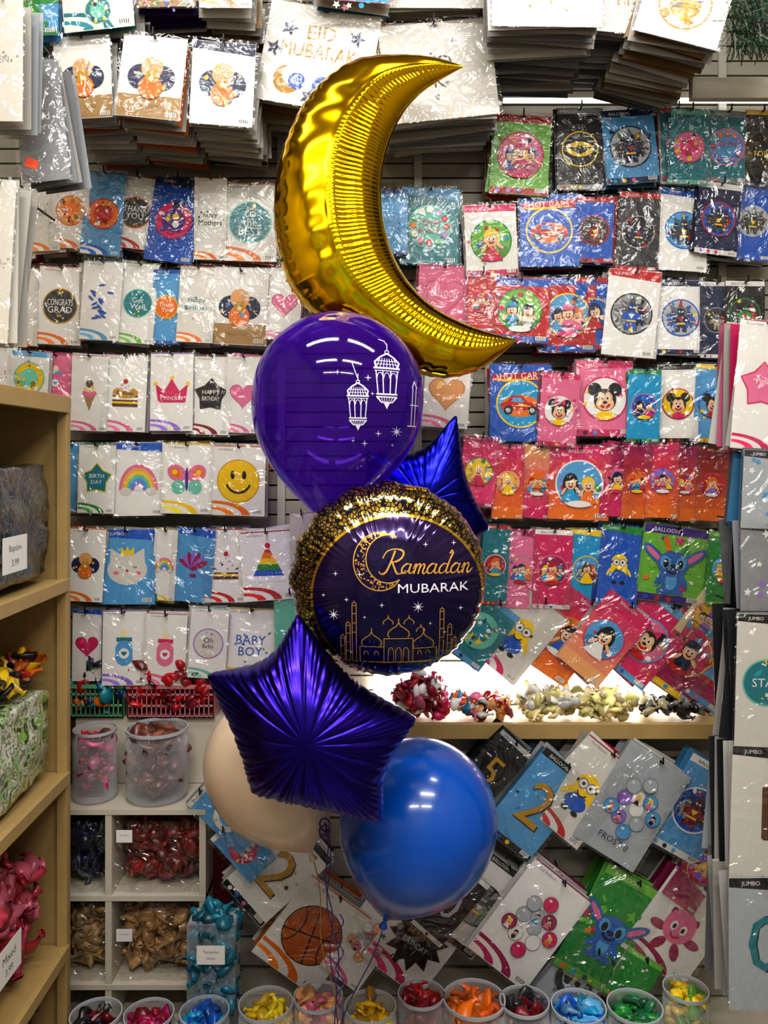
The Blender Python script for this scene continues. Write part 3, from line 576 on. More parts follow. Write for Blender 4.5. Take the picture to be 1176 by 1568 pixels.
def basket(name, x0, x1, y0, y1, z0, z1, col, cols, n):
    m = MB(); q = col
    for z in (z0, (z0*2+z1)/3, (z0+2*z1)/3): m.box((x0, y0, z), (x1, y0+.003, z+.006), q)
    m.box((x0-.004, y0-.004, z1-.012), (x1+.004, y0+.003, z1), q); m.box((x0-.004, y1-.003, z1-.012), (x1+.004, y1+.004, z1), q)
    for x in (x0, x1): m.box((x-.003, y0, z1-.012), (x+.003, y1, z1), q); m.box((x-.002, y0, z0), (x+.002, y1, z1), q)
    k = int((x1-x0)/.014)
    for i in range(k+1): m.box((x0+(x1-x0)*i/k-.0015, y0, z0), (x0+(x1-x0)*i/k+.0015, y0+.003, z1), q)
    m.box((x0, y0, z0), (x1, y1, z0+.003), q)
    ob = m.build(name, M_rub)
    k = MB(); pile(k, ((x0+x1)/2, (y0+y1)/2, (z0+z1)/2+.05), ((x1-x0)/2*.88, (y1-y0)/2*.75, (z1-z0)/2+.018), n, CC(cols), L=.075, r=.026); k.build('contents', M_rub, smooth=True, parent=ob)
    return ob
zs = zt+.2
boxobj('basket_riser', (X0, 2.485, zt+.002), (X1+.02, 2.575, zs), M_white)
zs += .002
basket('plastic_basket', wp(100, 0, 2.5).x, wp(192, 0, 2.5).x, 2.475, 2.575, zs, zs+.1, hx('6aa97e'), ['gn', 'cy', 'rd', 'or_', 'te', 'nv', 'bk'], 190)
basket('plastic_basket', wp(200, 0, 2.5).x, wp(330, 0, 2.5).x, 2.47, 2.575, zs, zs+.1, hx('c98088'), ['rd', 'rd', 'cr'], 280)
p = wp(322, 1440, 2.2)
m = MB(); w = .065
m.box((p.x-w, 2.2, .252), (p.x+w, 2.29, .6)); t_ = m.build('teal_balloon_bag', M_clear, bevel=.008)
m = MB(); pile(m, (p.x, 2.245, .46), (w*.72, .03, .16), 260, [hx('14708a'), hx('1f869c'), hx('115c74')], L=.07, r=.024, mound=False); m.build('contents', M_rub, smooth=True, parent=t_)
m = MB(); o = Vector((p.x+.005, 2.182, .53)); m.obox(o, Vector((1, 0, 0)), Vector((0, 0, 1)), Vector((0, -1, 0)), .075, .05, .001, C['wh']); k = Pk(m, o, Vector((1, 0, 0)), Vector((0, 0, 1)), Vector((0, -1, 0)), .075, .05); k.text('Turquoise', 0, .2, .25, C['dg'], 1.6); k.text('100 pcs', 0, -.25, .2, C['dg'], 1.2)
m.build('price_label', M_pack, parent=t_)
def cpile(name, x, y, w, h, cols, n, L=.055):
    m = MB(); p = wp(x, y, 2.45); s = ms(2.45)
    pile(m, (p.x, 2.46, zc+.012+h*s*.3), (w*s/2, .05, h*s*.4), n, CC(cols), L=L, r=L*.33); return m.build(name, M_rub, smooth=True)
cpile('loose_latex_balloons', 645, 1070, 70, 66, ['rd', 'hp', 'wh', 'cr', 'pk'], 120)
cpile('loose_latex_balloons', 735, 1090, 80, 26, ['pk', 'or_', 'rd', 'cy', 'pe', 'wh'], 70)
cpile('loose_latex_balloons', 838, 1080, 80, 40, ['cm', 'wh', hx('f4ea9e')], 90)
cpile('loose_latex_balloons', 925, 1080, 75, 40, ['cm', hx('f4ea9e')], 90)
cpile('loose_latex_balloons', 1030, 1098, 80, 18, ['dg', 'gr', 'bk', 'cm'], 45)
# ------------------------------------------------------------------ left shelving unit
XS = wp(107, 0, 2.15).x; zb_ = [wp(0, v, 2.15).z for v in (610, 885, 1178, 1440)]
m = MB()
m.box((XS-.36, 2.135, .02), (XS, 2.155, zb_[0])); m.box((XS-.38, .7, .02), (XS-.36, 2.155, zb_[0]))
m.box((XS-.022, 2.118, .02), (XS+.004, 2.135, zb_[0]-.03))
for i, z in enumerate(zb_+[.1]): m.box((XS-.36, .7, z-.022), (XS+(.006 if i == 0 else -.002), 2.13, z)); m.box((XS-.012, .7, z-(.03 if i else .04)), (XS+.008, 2.13, z+.002))
shelf = m.build('wooden_shelving_unit', M_wood, bevel=.0015)
def lumpbag(name, c, s, mats, seed, amp=.015):
    bm = bmesh.new(); bmesh.ops.create_cube(bm, size=2); bmesh.ops.subdivide_edges(bm, edges=bm.edges, cuts=18, use_grid_fill=True)
    for v in bm.verts:
        p = v.co.copy(); q = p.normalized()*1.25; p = p*.8+q*.2
        v.co = Vector((p.x*s[0], p.y*s[1], p.z*s[2]))
        n = noise.noise_vector(v.co*14+Vector((seed, 0, 0)))+noise.noise_vector(v.co*34+Vector((seed, 5, 0)))*.6; v.co += n*amp
    me = bpy.data.meshes.new(name); bm.to_mesh(me); bm.free(); me.materials.append(mats)
    me.polygons.foreach_set('use_smooth', [True]*len(me.polygons))
    ob = bpy.data.objects.new(name, me); ob.location = c; bpy.context.scene.collection.objects.link(ob); return ob
def multimat(name, cols, scale=9, rough=.3):
    m, nt, b = newmat(name); tc = nt.nodes.new('ShaderNodeTexCoord'); v = nt.nodes.new('ShaderNodeTexNoise'); v.inputs['Scale'].default_value = scale; v.inputs['Detail'].default_value = 3; v.inputs['Distortion'].default_value = 1
    cr = nt.nodes.new('ShaderNodeValToRGB'); cr.color_ramp.interpolation = 'CONSTANT'
    el = cr.color_ramp.elements; n = len(cols)
    el[0].position = 0; el[0].color = (*lin(cols[0]), 1); el[1].position = .35; el[1].color = (*lin(cols[1]), 1)
    for i in range(2, n):
        e = el.new(.35+.3*(i-1)/(n-1)); e.color = (*lin(cols[i]), 1)
    nt.links.new(tc.outputs['Object'], v.inputs['Vector']); nt.links.new(v.outputs[0], cr.inputs[0]); nt.links.new(cr.outputs[0], b.inputs['Base Color'])
    bp = nt.nodes.new('ShaderNodeBump'); bp.inputs['Strength'].default_value = 1; bp.inputs['Distance'].default_value = .015
    n2 = nt.nodes.new('ShaderNodeTexNoise'); n2.inputs['Scale'].default_value = 20; n2.inputs['Distortion'].default_value = 2; nt.links.new(tc.outputs['Object'], n2.inputs['Vector']); nt.links.new(n2.outputs[0], bp.inputs['Height']); nt.links.new(bp.outputs[0], b.inputs['Coat Normal'])
    b.inputs['Coat Weight'].default_value = 1; b.inputs['Roughness'].default_value = rough; return m
xc = XS-.13
lumpbag('folded_dark_fabric_bag', (xc, 1.80, zb_[1]+.158), (.105, .285, .14), multimat('dark_bag', [hx('1a2230'), hx('2c3644'), hx('3b3a38'), hx('18202a')], 12), 3, .01)
lumpbag('toy_bag', (xc, 1.80, zb_[2]+.128), (.105, .285, .11), multimat('toy_bag', [C['gn'], C['off'], hx('6f8a5a'), C['off'], C['lg'], C['dg']], 24), 8, .01)
m = MB(); pile(m, (xc+.02, 1.95, zb_[2]+.29), (.06, .12, .03), 70, [C['or_'], C['rd'], C['bk'], C['ye']], L=.07, r=.024); m.build('toy_figures', M_rub, smooth=True)
m = MB(); pile(m, (xc, 1.78, zb_[3]+.185), (.075, .28, .12), 330, [hx('c23a54'), hx('a82a3a'), hx('cc6078')], L=.095, r=.034, mound=False); m.build('pink_balloon_bag', M_rub, smooth=True)
m = MB(); pile(m, (xc, 1.78, .1+.25), (.075, .28, .16), 330, [C['cr'], hx('8a3040'), C['or_'], C['br']], L=.095, r=.034, mound=False); m.build('mixed_balloon_bag', M_rub, smooth=True)
m = MB()
for (y, z, t) in ((1.83, zb_[1]+.1, 'Baptism'), (1.8, zb_[3]+.16, 'Mixed')):
    o = Vector((XS+.001, y, z)); m.obox(o, Vector((0, 1, 0)), Vector((0, 0, 1)), Vector((1, 0, 0)), .12, .08, .001, C['wh']); k = Pk(m, o, Vector((0, 1, 0)), Vector((0, 0, 1)), Vector((1, 0, 0)), .12, .08)
    k.text(t, 0, .2, .3, C['dg'], 1.6); k.text('3.99', 0, -.3, .25, C['dg'])
m.build('shelf_price_labels', M_pack)
m = MB()
for i in range(500):
    o = wp(R.uniform(1118, 1190), R.uniform(-20, 70), R.uniform(2.0, 2.3)); q = Vector((R.uniform(-1, 1), R.uniform(-1, 1), R.uniform(-1.5, .3))).normalized()*.05; w = Vector((.0015, 0, .001))
    m.poly([o-w, o+w, o+q+w, o+q-w], shade(hx('24482c'), R.uniform(.4, 1.3)))
m.build('green_tinsel_garland', M_pack)
m = MB(); o = wp(48, 250, 1.9); m.obox(o, Vector((.9, 0, -.3)).normalized(), Vector((.3, 0, .9)).normalized(), Vector((0, -1, 0)), .03, .02, .001, hx('e8502a')); m.build('orange_price_sticker', M_pack)
m = MB(); a = wp(305, 1380, 2.41); b_ = wp(395, 1255, 2.41); m.box((a.x, 2.4, a.z), (b_.x, 2.43, b_.z)); m.build('dark_red_box', pmat('dark_red', hx('5b1414'), .5, var=.3), bevel=.002)
# ------------------------------------------------------------------ BALLOONS
def foilmat(name, col, rough=.13, metal=1.0, bump=.12, scale=9):
    m, nt, b = newmat(name); b.inputs['Base Color'].default_value = (*lin(col), 1); b.inputs['Metallic'].default_value = metal; b.inputs['Roughness'].default_value = rough
    tc = nt.nodes.new('ShaderNodeTexCoord'); n = nt.nodes.new('ShaderNodeTexNoise'); n.inputs['Scale'].default_value = scale; n.inputs['Detail'].default_value = 2
    bp = nt.nodes.new('ShaderNodeBump'); bp.inputs['Strength'].default_value = bump; bp.inputs['Distance'].default_value = .03
    nt.links.new(tc.outputs['Object'], n.inputs['Vector']); nt.links.new(n.outputs[0], bp.inputs['Height']); nt.links.new(bp.outputs[0], b.inputs['Normal'])
    return m
def foil(name, outl, cen, H, mat, nw=90, amp=.05, rings=34, nth=480, pw=6, fold=.5):
    P = np.array(outl, float); c = np.array((cen[0], cen[2])); cy = cen[1]
    Q = P-c; N = 110; mn = Q.min(0)-.01; mxx = Q.max(0)+.01
    gx = np.linspace(mn[0], mxx[0], N); gz = np.linspace(mn[1], mxx[1], N); GX, GZ = np.meshgrid(gx, gz, indexing='ij')
    ins = np.zeros_like(GX, bool); n = len(Q)
    for i in range(n):
        x1, y1 = Q[i]; x2, y2 = Q[(i+1) % n]
        if abs(y2-y1) < 1e-12: continue
        cond = ((y1 > GZ) != (y2 > GZ)) & (GX < (x2-x1)*(GZ-y1)/(y2-y1)+x1); ins ^= cond
    u = np.zeros_like(GX)
    for it in range(3500):
        u[1:-1, 1:-1] = .25*(u[2:, 1:-1]+u[:-2, 1:-1]+u[1:-1, 2:]+u[1:-1, :-2]+1); u[~ins] = 0
    um = u.max()
    def samp(x, z):
        fx = (x-mn[0])/(mxx[0]-mn[0])*(N-1); fz = (z-mn[1])/(mxx[1]-mn[1])*(N-1); i = int(min(max(fx, 0), N-2)); j = int(min(max(fz, 0), N-2)); a = fx-i; b = fz-j
        return (u[i, j]*(1-a)+u[i+1, j]*a)*(1-b)+(u[i, j+1]*(1-a)+u[i+1, j+1]*a)*b
    th = np.linspace(0, 2*math.pi, nth, endpoint=False); Rr = []
    for t in th:
        dx, dz = math.cos(t), math.sin(t); best = 0
        for i in range(n):
            p = Q[i]; e = Q[(i+1) % n]-p; det = dx*(-e[1])+dz*e[0]
            if abs(det) < 1e-12: continue
            s_ = (p[0]*(-e[1])+p[1]*e[0])/det; w = (dx*p[1]-dz*p[0])/det
            if s_ > best and -1e-6 <= w <= 1+1e-6: best = s_
        Rr.append(best)
    Rr = np.array(Rr); bx = Rr*np.cos(th); bz = Rr*np.sin(th)
    sl_ = np.concatenate([[0], np.cumsum(np.hypot(np.diff(bx), np.diff(bz)))]); tot = sl_[-1]
    ph = [sl_[i]/tot*2*math.pi*nw+2.2*math.sin(7*th[i])+1.5*math.sin(17*th[i]) for i in range(nth)]
    am = [.35+.65*max(0, math.sin(5*th[i]+1)*math.sin(11*th[i]+.4)) for i in range(nth)]
    vs = []; fs = []
    for side in (-1, 1):
        for k in range(rings+1):
            rho = math.sin(k/rings*math.pi/2)
            for i in range(nth):
                x, z = bx[i]*rho, bz[i]*rho
                if k == rings: h = .0006
                elif rho > .9: h = H*math.sqrt(max(samp(bx[i]*.9, bz[i]*.9), 0)/um)*math.sqrt((1-rho)/.1)
                else: h = H*math.sqrt(max(samp(x, z), 0)/um)
                fo = (1-abs(math.sin(8*th[i]+.9*math.sin(3*th[i])+rho*.6)))**3-.2
                h *= 1+amp*am[i]*math.sin(ph[i])*rho**pw*2.2+amp*.5*math.sin(round(nw*.17)*th[i]+1)*rho**3*am[i]-fold*.1*fo*rho**1.6
                f = 1+(.006*math.sin(ph[i]) if rho > .8 else 0)*((rho-.8)/.2)
                vs.append((cen[0]+x*f, cy+side*h, cen[2]+z*f))
    M_ = (rings+1)*nth
    for s in (0, 1):
        for k in range(rings):
            for i in range(nth):
                a_ = s*M_+k*nth+i; b2 = s*M_+k*nth+(i+1) % nth; c2 = b2+nth; d2 = a_+nth
                fs.append((a_, b2, c2, d2) if s == 0 else (d2, c2, b2, a_))
    for i in range(nth):
        a_ = rings*nth+i; b2 = rings*nth+(i+1) % nth; fs.append((a_, b2, b2+M_, a_+M_))
    m = MB(); m.mesh(vs, fs, (1, 1, 1)); return m.build(name, mat, smooth=True, origin=cen), vs, fs
def W2(pts, d): return [((x*K-722.5)*d/F, CZ-(y*K-HY)*d/F) for x, y in pts]
def catmull(P, n, closed=False):
    P = [Vector(p) for p in P]; out = []
    m = len(P); segs = m if closed else m-1
    for i in range(segs):
        p0 = P[(i-1) % m] if closed or i > 0 else P[0]; p1 = P[i]; p2 = P[(i+1) % m]; p3 = P[(i+2) % m] if closed or i+2 < m else P[-1]
        for j in range(n):
            t = j/n; out.append(.5*((2*p1)+(p2-p0)*t+(2*p0-5*p1+4*p2-p3)*t*t+(3*p1-p0-3*p2+p3)*t**3))
    if not closed: out.append(P[-1])
    return out
def resample(P, n):
    L = [0]
    for i in range(1, len(P)): L.append(L[-1]+(P[i]-P[i-1]).length)
    out = []; j = 0
    for k in range(n+1):
        t = L[-1]*k/n
        while j < len(L)-2 and L[j+1] < t: j += 1
        f = (t-L[j])/max(L[j+1]-L[j], 1e-9); out.append(P[j].lerp(P[j+1], min(max(f, 0), 1)))
    return out
def starpoly(tips, inners, d, round_=.12):
    n = len(tips)
    T = [Vector(p) for p in W2(tips, d)]; I = [Vector(p) for p in W2(inners, d)]
    seq = []
    for i in range(n): seq += [(T[i], 1), (I[i], 0)]
    out = []
    for i, (p, tip) in enumerate(seq):
        a = seq[i-1][0]; b = seq[(i+1) % len(seq)][0]; q = round_ if tip else .45
        A = p.lerp(a, q); B = p.lerp(b, q)
        for j in range(8):
            t = j/7; out.append((A*(1-t)**2+p*2*t*(1-t)+B*t*t))
    return [(v.x, v.y) for v in out]
# --- crescent moon
d = 2.12
outer = [(709,101),(660,89),(600,88),(545,97),(500,125),(465,165),(440,215),(425,270),(420,330),(427,390),(447,445),(485,487),(530,518),(580,546),(630,568),(680,579),(730,568),(765,545),(793,520)]
inner = [(709,103),(678,120),(645,142),(618,172),(599,210),(588,250),(584,290),(588,340),(600,385),(621,425),(652,460),(692,486),(740,506),(793,521)]
NT = 640; NS = 34
O_ = resample(catmull(W2(outer, d), 12), NT); I_ = resample(catmull(W2(inner, d), 12), NT)
vs = []; fs = []
for side in (-1, 1):
    for i in range(NT+1):
        o, q = O_[i], I_[i]; w = (o-q).length; t = i/NT
        ph = t*2*math.pi*105+2.2*math.sin(t*40)+1.4*math.sin(t*97)
        ph2 = t*2*math.pi*17+1.3*math.sin(t*23)
        for j in range(NS+1):
            s = .5-.5*math.cos(math.pi*j/NS)          # 0 outer .. 1 inner
            e = s**.8
            h = .5*w*.74*max(4*e*(1-e), 0)**.5
            g = max(0, min(1, (s-.56)/.06)); wi = g*(1-.55*g*max(0, (s-.62)/.38)); wo = math.exp(-(s/.1)**2)
            h *= 1+.022*wi*math.sin(ph)*(.7+.3*math.sin(t*23))+.05*wo*math.sin(ph2*2.3)+.014*math.exp(-((s-.3)/.2)**2)*math.sin(ph2*.8+s*6)
            h *= 1+.07*math.exp(-((s-.56)/.035)**2)-.05*math.exp(-((s-.68)/.07)**2)
            p = o.lerp(q, s)
            if j == 0: p = p+(o-q)*(.012*math.sin(ph2*2.3))
            vs.append((p.x, d+side*h, p.y))
M_ = (NT+1)*(NS+1)
for s in (0, 1):
    for i in range(NT):
        for j in range(NS):
            a = s*M_+i*(NS+1)+j; f = (a, a+1, a+NS+2, a+NS+1); fs.append(f[::-1] if s == 0 else f)
m = MB(); m.mesh(vs, fs, (1, 1, 1))
moon = m.build('gold_crescent_moon_foil_balloon', foilmat('gold_foil', hx('e6b80c'), .12, bump=.2, scale=6), smooth=True)
# --- latex balloons
def latex(name, cx, cy, a, neck, d, mat):
    c = wp(cx, cy, d); s = ms(d); ra = a*s; nx = wp(neck[0], neck[1], d); ax = (nx-c); L = ax.length; ax.normalize()
    side = Vector((0, 1, 0)); oth = ax.cross(side)
    prof = []
    for i in range(0, 25):
        t = math.pi/2*i/24; prof.append((-math.cos(t)*ra, math.sin(t)*ra))
    for i in range(1, 40):
        t = i/40; r = ra*(1-t**2.15)**(.78+.25*t)
        prof.append((t*L*.965, max(r, .0055)))
    prof += [(L*.97, .005), (L*.985, .0055), (L*1.0, .008), (L*1.03, .011), (L*1.035, .010), (L*1.036, .001)]
    n = 72; vs = []; fs = []
    for z, r in prof:
        for j in range(n):
            an = 2*math.pi*j/n; vs.append(c+ax*z+side*(math.sin(an)*r)+oth*(math.cos(an)*r))
    for i in range(len(prof)-1):
        for j in range(n): fs.append((i*n+j, i*n+(j+1) % n, (i+1)*n+(j+1) % n, (i+1)*n+j))
    m = MB(); m.mesh(vs, fs, (1, 1, 1)); return m.build(name, mat, smooth=True, origin=c), [tuple(v) for v in vs], fs
m, nt, b = newmat('purple_translucent_latex')
b.inputs['Base Color'].default_value = (.05, .004, .25, 1); b.inputs['Roughness'].default_value = .08; b.inputs['Coat Weight'].default_value = .9; b.inputs['Coat Roughness'].default_value = .02
tl = nt.nodes.new('ShaderNodeBsdfTranslucent'); tl.inputs[0].default_value = (.22, .03, .85, 1)
ad = nt.nodes.new('ShaderNodeMixShader'); ad.inputs[0].default_value = .3; nt.links.new(b.outputs[0], ad.inputs[1]); nt.links.new(tl.outputs[0], ad.inputs[2])
t = nt.nodes.new('ShaderNodeBsdfTransparent'); t.inputs[0].default_value = (.5, .26, 1, 1); mx = nt.nodes.new('ShaderNodeMixShader')
lw = nt.nodes.new('ShaderNodeLayerWeight'); lw.inputs[0].default_value = .35; mr = nt.nodes.new('ShaderNodeMapRange'); mr.inputs[3].default_value = .3; mr.inputs[4].default_value = .95
nt.links.new(lw.outputs['Facing'], mr.inputs[0]); nt.links.new(mr.outputs[0], mx.inputs[0])
nt.links.new(t.outputs[0], mx.inputs[1]); nt.links.new(ad.outputs[0], mx.inputs[2]); nt.links.new(mx.outputs[0], nt.nodes['Material Output'].inputs[0])
dL = 1.93
purple, pv, pf = latex('purple_lantern_latex_balloon', 518, 609, 131, (492, 805), dL, m)
blue, bv, bf = latex('blue_latex_balloon', 641, 1255, 120, (588, 1415), 1.97, pmat('blue_latex', hx('0656bc'), .24, coat=.6, Coat_Roughness=.1))
peach, _, _ = latex('pearl_cream_latex_balloon', 414, 1168, 101, (478, 1312), 2.0, pmat('pearl_cream_latex', hx('f2d8bc'), .32, metal=.15, coat=.4, Coat_Roughness=.15))
# --- foil stars
s1, sv, sf = foil('purple_star_foil_balloon', starpoly([(456,938),(640,1100),(586,1260),(386,1212),(316,1032)], [(532,1044),(588,1170),(486,1230),(364,1125),(412,1016)], 1.7, .09), tuple(wp(478,1110,1.7)), .125, foilmat('purple_foil', hx('34209c'), .24, bump=.3, scale=7), nw=75, amp=.05, pw=5, fold=1.3)
s2, _, _ = foil('blue_star_foil_balloon', starpoly([(699,633),(750,808),(640,880),(520,790),(560,690)], [(712,735),(700,850),(580,860),(560,760),(640,700)], 2.14, .08), tuple(wp(650,765,2.14)), .075, foilmat('blue_foil', hx('1a1c9c'), .22, bump=.25, scale=9), nw=50, amp=.05, pw=6, fold=1)
# --- round ramadan balloon
d = 1.8; cen = wp(594, 885, d); s = ms(d); RR = 150*s
m, nt, b = newmat('ramadan_print_foil')
tc = nt.nodes.new('ShaderNodeTexCoord'); sp_ = nt.nodes.new('ShaderNodeSeparateXYZ'); nt.links.new(tc.outputs['Object'], sp_.inputs[0])
def mth(op, a, b_=None):
    n = nt.nodes.new('ShaderNodeMath'); n.operation = op
    for i, v in enumerate((a, b_)):
        if v is None: continue
        if isinstance(v, (int, float)): n.inputs[i].default_value = v
        else: nt.links.new(v, n.inputs[i])
    return n.outputs[0]
def mixc(f, a, b_):
    n = nt.nodes.new('ShaderNodeMix'); n.data_type = 'RGBA'
    for i, v in ((0, f), (6, a), (7, b_)):
        if isinstance(v, tuple): n.inputs[i].default_value = (*v, 1)
        elif isinstance(v, (int, float)): n.inputs[i].default_value = v
        else: nt.links.new(v, n.inputs[i])
    return n.outputs[2]
X = mth('SUBTRACT', sp_.outputs[0], 15*s); Z = mth('ADD', sp_.outputs[2], 19*s)
rr_ = mth('SQRT', mth('ADD', mth('MULTIPLY', X, X), mth('MULTIPLY', mth('MULTIPLY', Z, Z), 1.13)))
cmb = nt.nodes.new('ShaderNodeCombineXYZ'); nt.links.new(sp_.outputs[0], cmb.inputs[0]); nt.links.new(sp_.outputs[2], cmb.inputs[1])
vo = nt.nodes.new('ShaderNodeTexVoronoi'); vo.feature = 'DISTANCE_TO_EDGE'; vo.inputs['Scale'].default_value = 125; nt.links.new(cmb.outputs[0], vo.inputs['Vector'])
cell = mth('GREATER_THAN', vo.outputs['Distance'], .13)
gold = lin(hx('d8b048')); navy = lin(hx('0d1040')); blk = (.005, .005, .014)
leo = mixc(cell, blk, gold)
gr_ = mth('ADD', mth('MULTIPLY', Z, 3.2), .45); n_ = nt.nodes.new('ShaderNodeClamp'); nt.links.new(gr_, n_.inputs[0])
ins = mixc(n_.outputs[0], lin(hx('0a1150')), lin(hx('2c1048')))
R0 = 127*s
inner_ = mixc(mth('GREATER_THAN', rr_, R0), ins, leo)
ringm = mth('LESS_THAN', mth('ABSOLUTE', mth('SUBTRACT', rr_, R0)), 1.9*s)
col = mixc(ringm, inner_, lin(hx('f0c838')))
back = mth('GREATER_THAN', sp_.outputs[1], .002); col = mixc(back, col, navy)
nt.links.new(col, b.inputs['Base Color'])
met = mth('ADD', mth('MULTIPLY', mth('MAXIMUM', mth('MULTIPLY', mth('GREATER_THAN', rr_, R0), cell), ringm), .35), .6); nt.links.new(met, b.inputs['Metallic'])
b.inputs['Roughness'].default_value = .17; b.inputs['Coat Weight'].default_value = .6; b.inputs['Coat Roughness'].default_value = .05
n3 = nt.nodes.new('ShaderNodeTexNoise'); n3.inputs['Scale'].default_value = 9; nt.links.new(tc.outputs['Object'], n3.inputs['Vector']); bp = nt.nodes.new('ShaderNodeBump'); bp.inputs['Strength'].default_value = .2; bp.inputs['Distance'].default_value = .03
nt.links.new(n3.outputs[0], bp.inputs['Height']); nt.links.new(bp.outputs[0], b.inputs['Normal']); nt.links.new(bp.outputs[0], b.inputs['Coat Normal'])
circ = []
for i in range(160):
    t = 2*math.pi*i/160; q = 1+.016*math.cos(16*t)*(1 if 60 < math.degrees(t) < 220 else .3); circ.append((cen.x+RR*q*math.cos(t)*.995, cen.z+RR*.985*q*math.sin(t)))
ram, rv, rf = foil('ramadan_round_foil_balloon', circ, tuple(cen), .12, m, nw=48, amp=.045, pw=5, fold=0)
# printed artwork laid on balloon skins
class Art:
    def __init__(s, d): s.v = []; s.f = []; s.d = d
    def add(s, pts):
        i = len(s.v); s.v += W2(pts, s.d); s.f.append(tuple(range(i, i+len(pts))))
    def line(s, pts, w=1.0, closed=False):
        P = [Vector(p) for p in pts]; n = len(P)
        for i in range(n if closed else n-1):
            a, b = P[i], P[(i+1) % n]; t = (b-a)
            if t.length < 1e-6: continue
            t.normalize(); q = Vector((-t.y, t.x))*w/2; a = a-t*w*.2; b = b+t*w*.2; s.add([a+q, b+q, b-q, a-q])
    def arc(s, x, y, rx, ry, a0, a1, w=1.0, n=16): s.line([(x+rx*math.cos(math.radians(a0+(a1-a0)*i/n)), y-ry*math.sin(math.radians(a0+(a1-a0)*i/n))) for i in range(n+1)], w)
    def sparkle(s, x, y, r, n=4):
        P = [(x+(r if i % 2 == 0 else r*.2)*math.sin(i*math.pi/n), y+(r if i % 2 == 0 else r*.2)*math.cos(i*math.pi/n)) for i in range(2*n)]
        for i in range(2*n): s.add([(x, y), P[i], P[(i+1) % (2*n)]])
    def dome(s, x, y, r, w=1.0):
        s.line([(x+r*a, y-r*b) for a, b in ((-.9, 0), (-1.05, .25), (-.95, .6), (-.6, .9), (-.2, 1.15), (0, 1.5), (.2, 1.15), (.6, .9), (.95, .6), (1.05, .25), (.9, 0))], w); s.line([(x, y-1.5*r), (x, y-1.9*r)], w)
    def text(s, t, x, y, h, w, shear=0, rot=0):
        vs, fs, a = text_polys(t); i = len(s.v); sx = w/a
        P = [(x+u*sx+v*h*shear, y-v*h+rot*u*sx) for u, v in vs]; s.v += W2(P, s.d); s.f += [tuple(i+k for k in f) for f in fs]
    def script(s, strokes, x, y, sx, sy, shear, w):
        for st in strokes:
            P = catmull([(a, b) for a, b in st], 7); n = len(P)
            Q = [(x+(p.x+p.y*shear)*sx, y-p.y*sy+.02*p.x*sx) for p in P]
            for i in range(n-1):
                dy = (P[i+1].y-P[i].y); dx = P[i+1].x-P[i].x; ww = w*(1.35 if dy < -.3*abs(dx) else .8)
                s.line([Q[i], Q[i+1]], ww)
    def project(s, name, vs, fs, mat, parent, off=.0012):
        bvh = BVHTree.FromPolygons([Vector(v) for v in vs], fs)
        bm = bmesh.new(); V = [bm.verts.new((p[0], 0, p[1])) for p in s.v]
        for f in s.f:
            try: bm.faces.new([V[k] for k in f])
            except Exception: pass
        bmesh.ops.triangulate(bm, faces=bm.faces)
        for it in range(3):
            E = [e for e in bm.edges if e.calc_length() > .007]
            if not E: break
            bmesh.ops.subdivide_edges(bm, edges=E, cuts=1); bmesh.ops.triangulate(bm, faces=bm.faces)
        dead = []
        for v in bm.verts:
            h = bvh.ray_cast(Vector((v.co.x, .2, v.co.z)), Vector((0, 1, 0)))
            if h[0] is None: dead.append(v)
            else: v.co = h[0]+Vector((0, -off, 0))
        if dead: bmesh.ops.delete(bm, geom=dead, context='VERTS')
        me = bpy.data.meshes.new(name); bm.to_mesh(me); bm.free(); me.materials.append(mat)
        ob = bpy.data.objects.new(name, me); bpy.context.scene.collection.objects.link(ob); ob.parent = parent; ob.matrix_parent_inverse = Matrix.Translation(parent.location).inverted()
M_goldp = pmat('gold_print', hx('e8b250'), .35, metal=.3); M_whp = pmat('white_print', hx('f0eef8'), .5)
g = Art(d); w = Art(d)
cr = [(582+38*math.cos(math.radians(t)), 850-41*math.sin(math.radians(t))) for t in range(55, 310, 8)]+[(594+32*math.cos(math.radians(t)), 846-34*math.sin(math.radians(t))) for t in range(300, 62, -8)]
g.line(cr, 1.5, True)
for i in range(150):
    t = math.radians(R.uniform(75, 290)); q = R.uniform(.1, .9)
    x = (582+38*math.cos(t))*(1-q)+(594+32*math.cos(t))*q; y = (850-41*math.sin(t))*(1-q)+(846-34*math.sin(t))*q; a = R.uniform(.7, 1.4)
    g.add([(x+a*math.cos(k*1.257), y+a*math.sin(k*1.257)) for k in range(5)])
def off(st, o): return [[(a+o, b) for a, b in k] for k in st]
A_ = [[(.72, .85), (.4, 1), (.08, .6), (.12, .12), (.42, .05), (.68, .5), (.75, .95)], [(.75, .95), (.68, .3), (.85, .02), (1.1, .3)]]
D_ = [A_[0], [(.98, 2.1), (.8, 1.3), (.68, .3), (.85, .02), (1.1, .3)], [(.98, 2.1), (.85, 2.3), (.7, 2.0)]]
M2 = [[(-.02, .5), (.1, .95), (.18, .8), (.12, 0)], [(.14, .45), (.35, .95), (.52, .85), (.48, 0)], [(.5, .45), (.72, .95), (.9, .8), (.84, .2), (1.0, .0), (1.2, .3)]]
N2 = [[(-.02, .5), (.1, .95), (.18, .8), (.12, 0)], [(.14, .45), (.38, .95), (.58, .8), (.52, .2), (.68, 0), (1.0, .4)]]
R_ = [[(.55, 2.25), (.42, 1.2), (.2, .15), (-.15, -.1), (-.4, .15)], [(-.35, 1.5), (-.1, 2.2), (.6, 2.45), (1.25, 2.2), (1.25, 1.6), (.85, 1.2), (.42, 1.15)], [(.5, 1.18), (.8, .6), (1.15, .0), (1.6, .05), (1.8, .3)]]
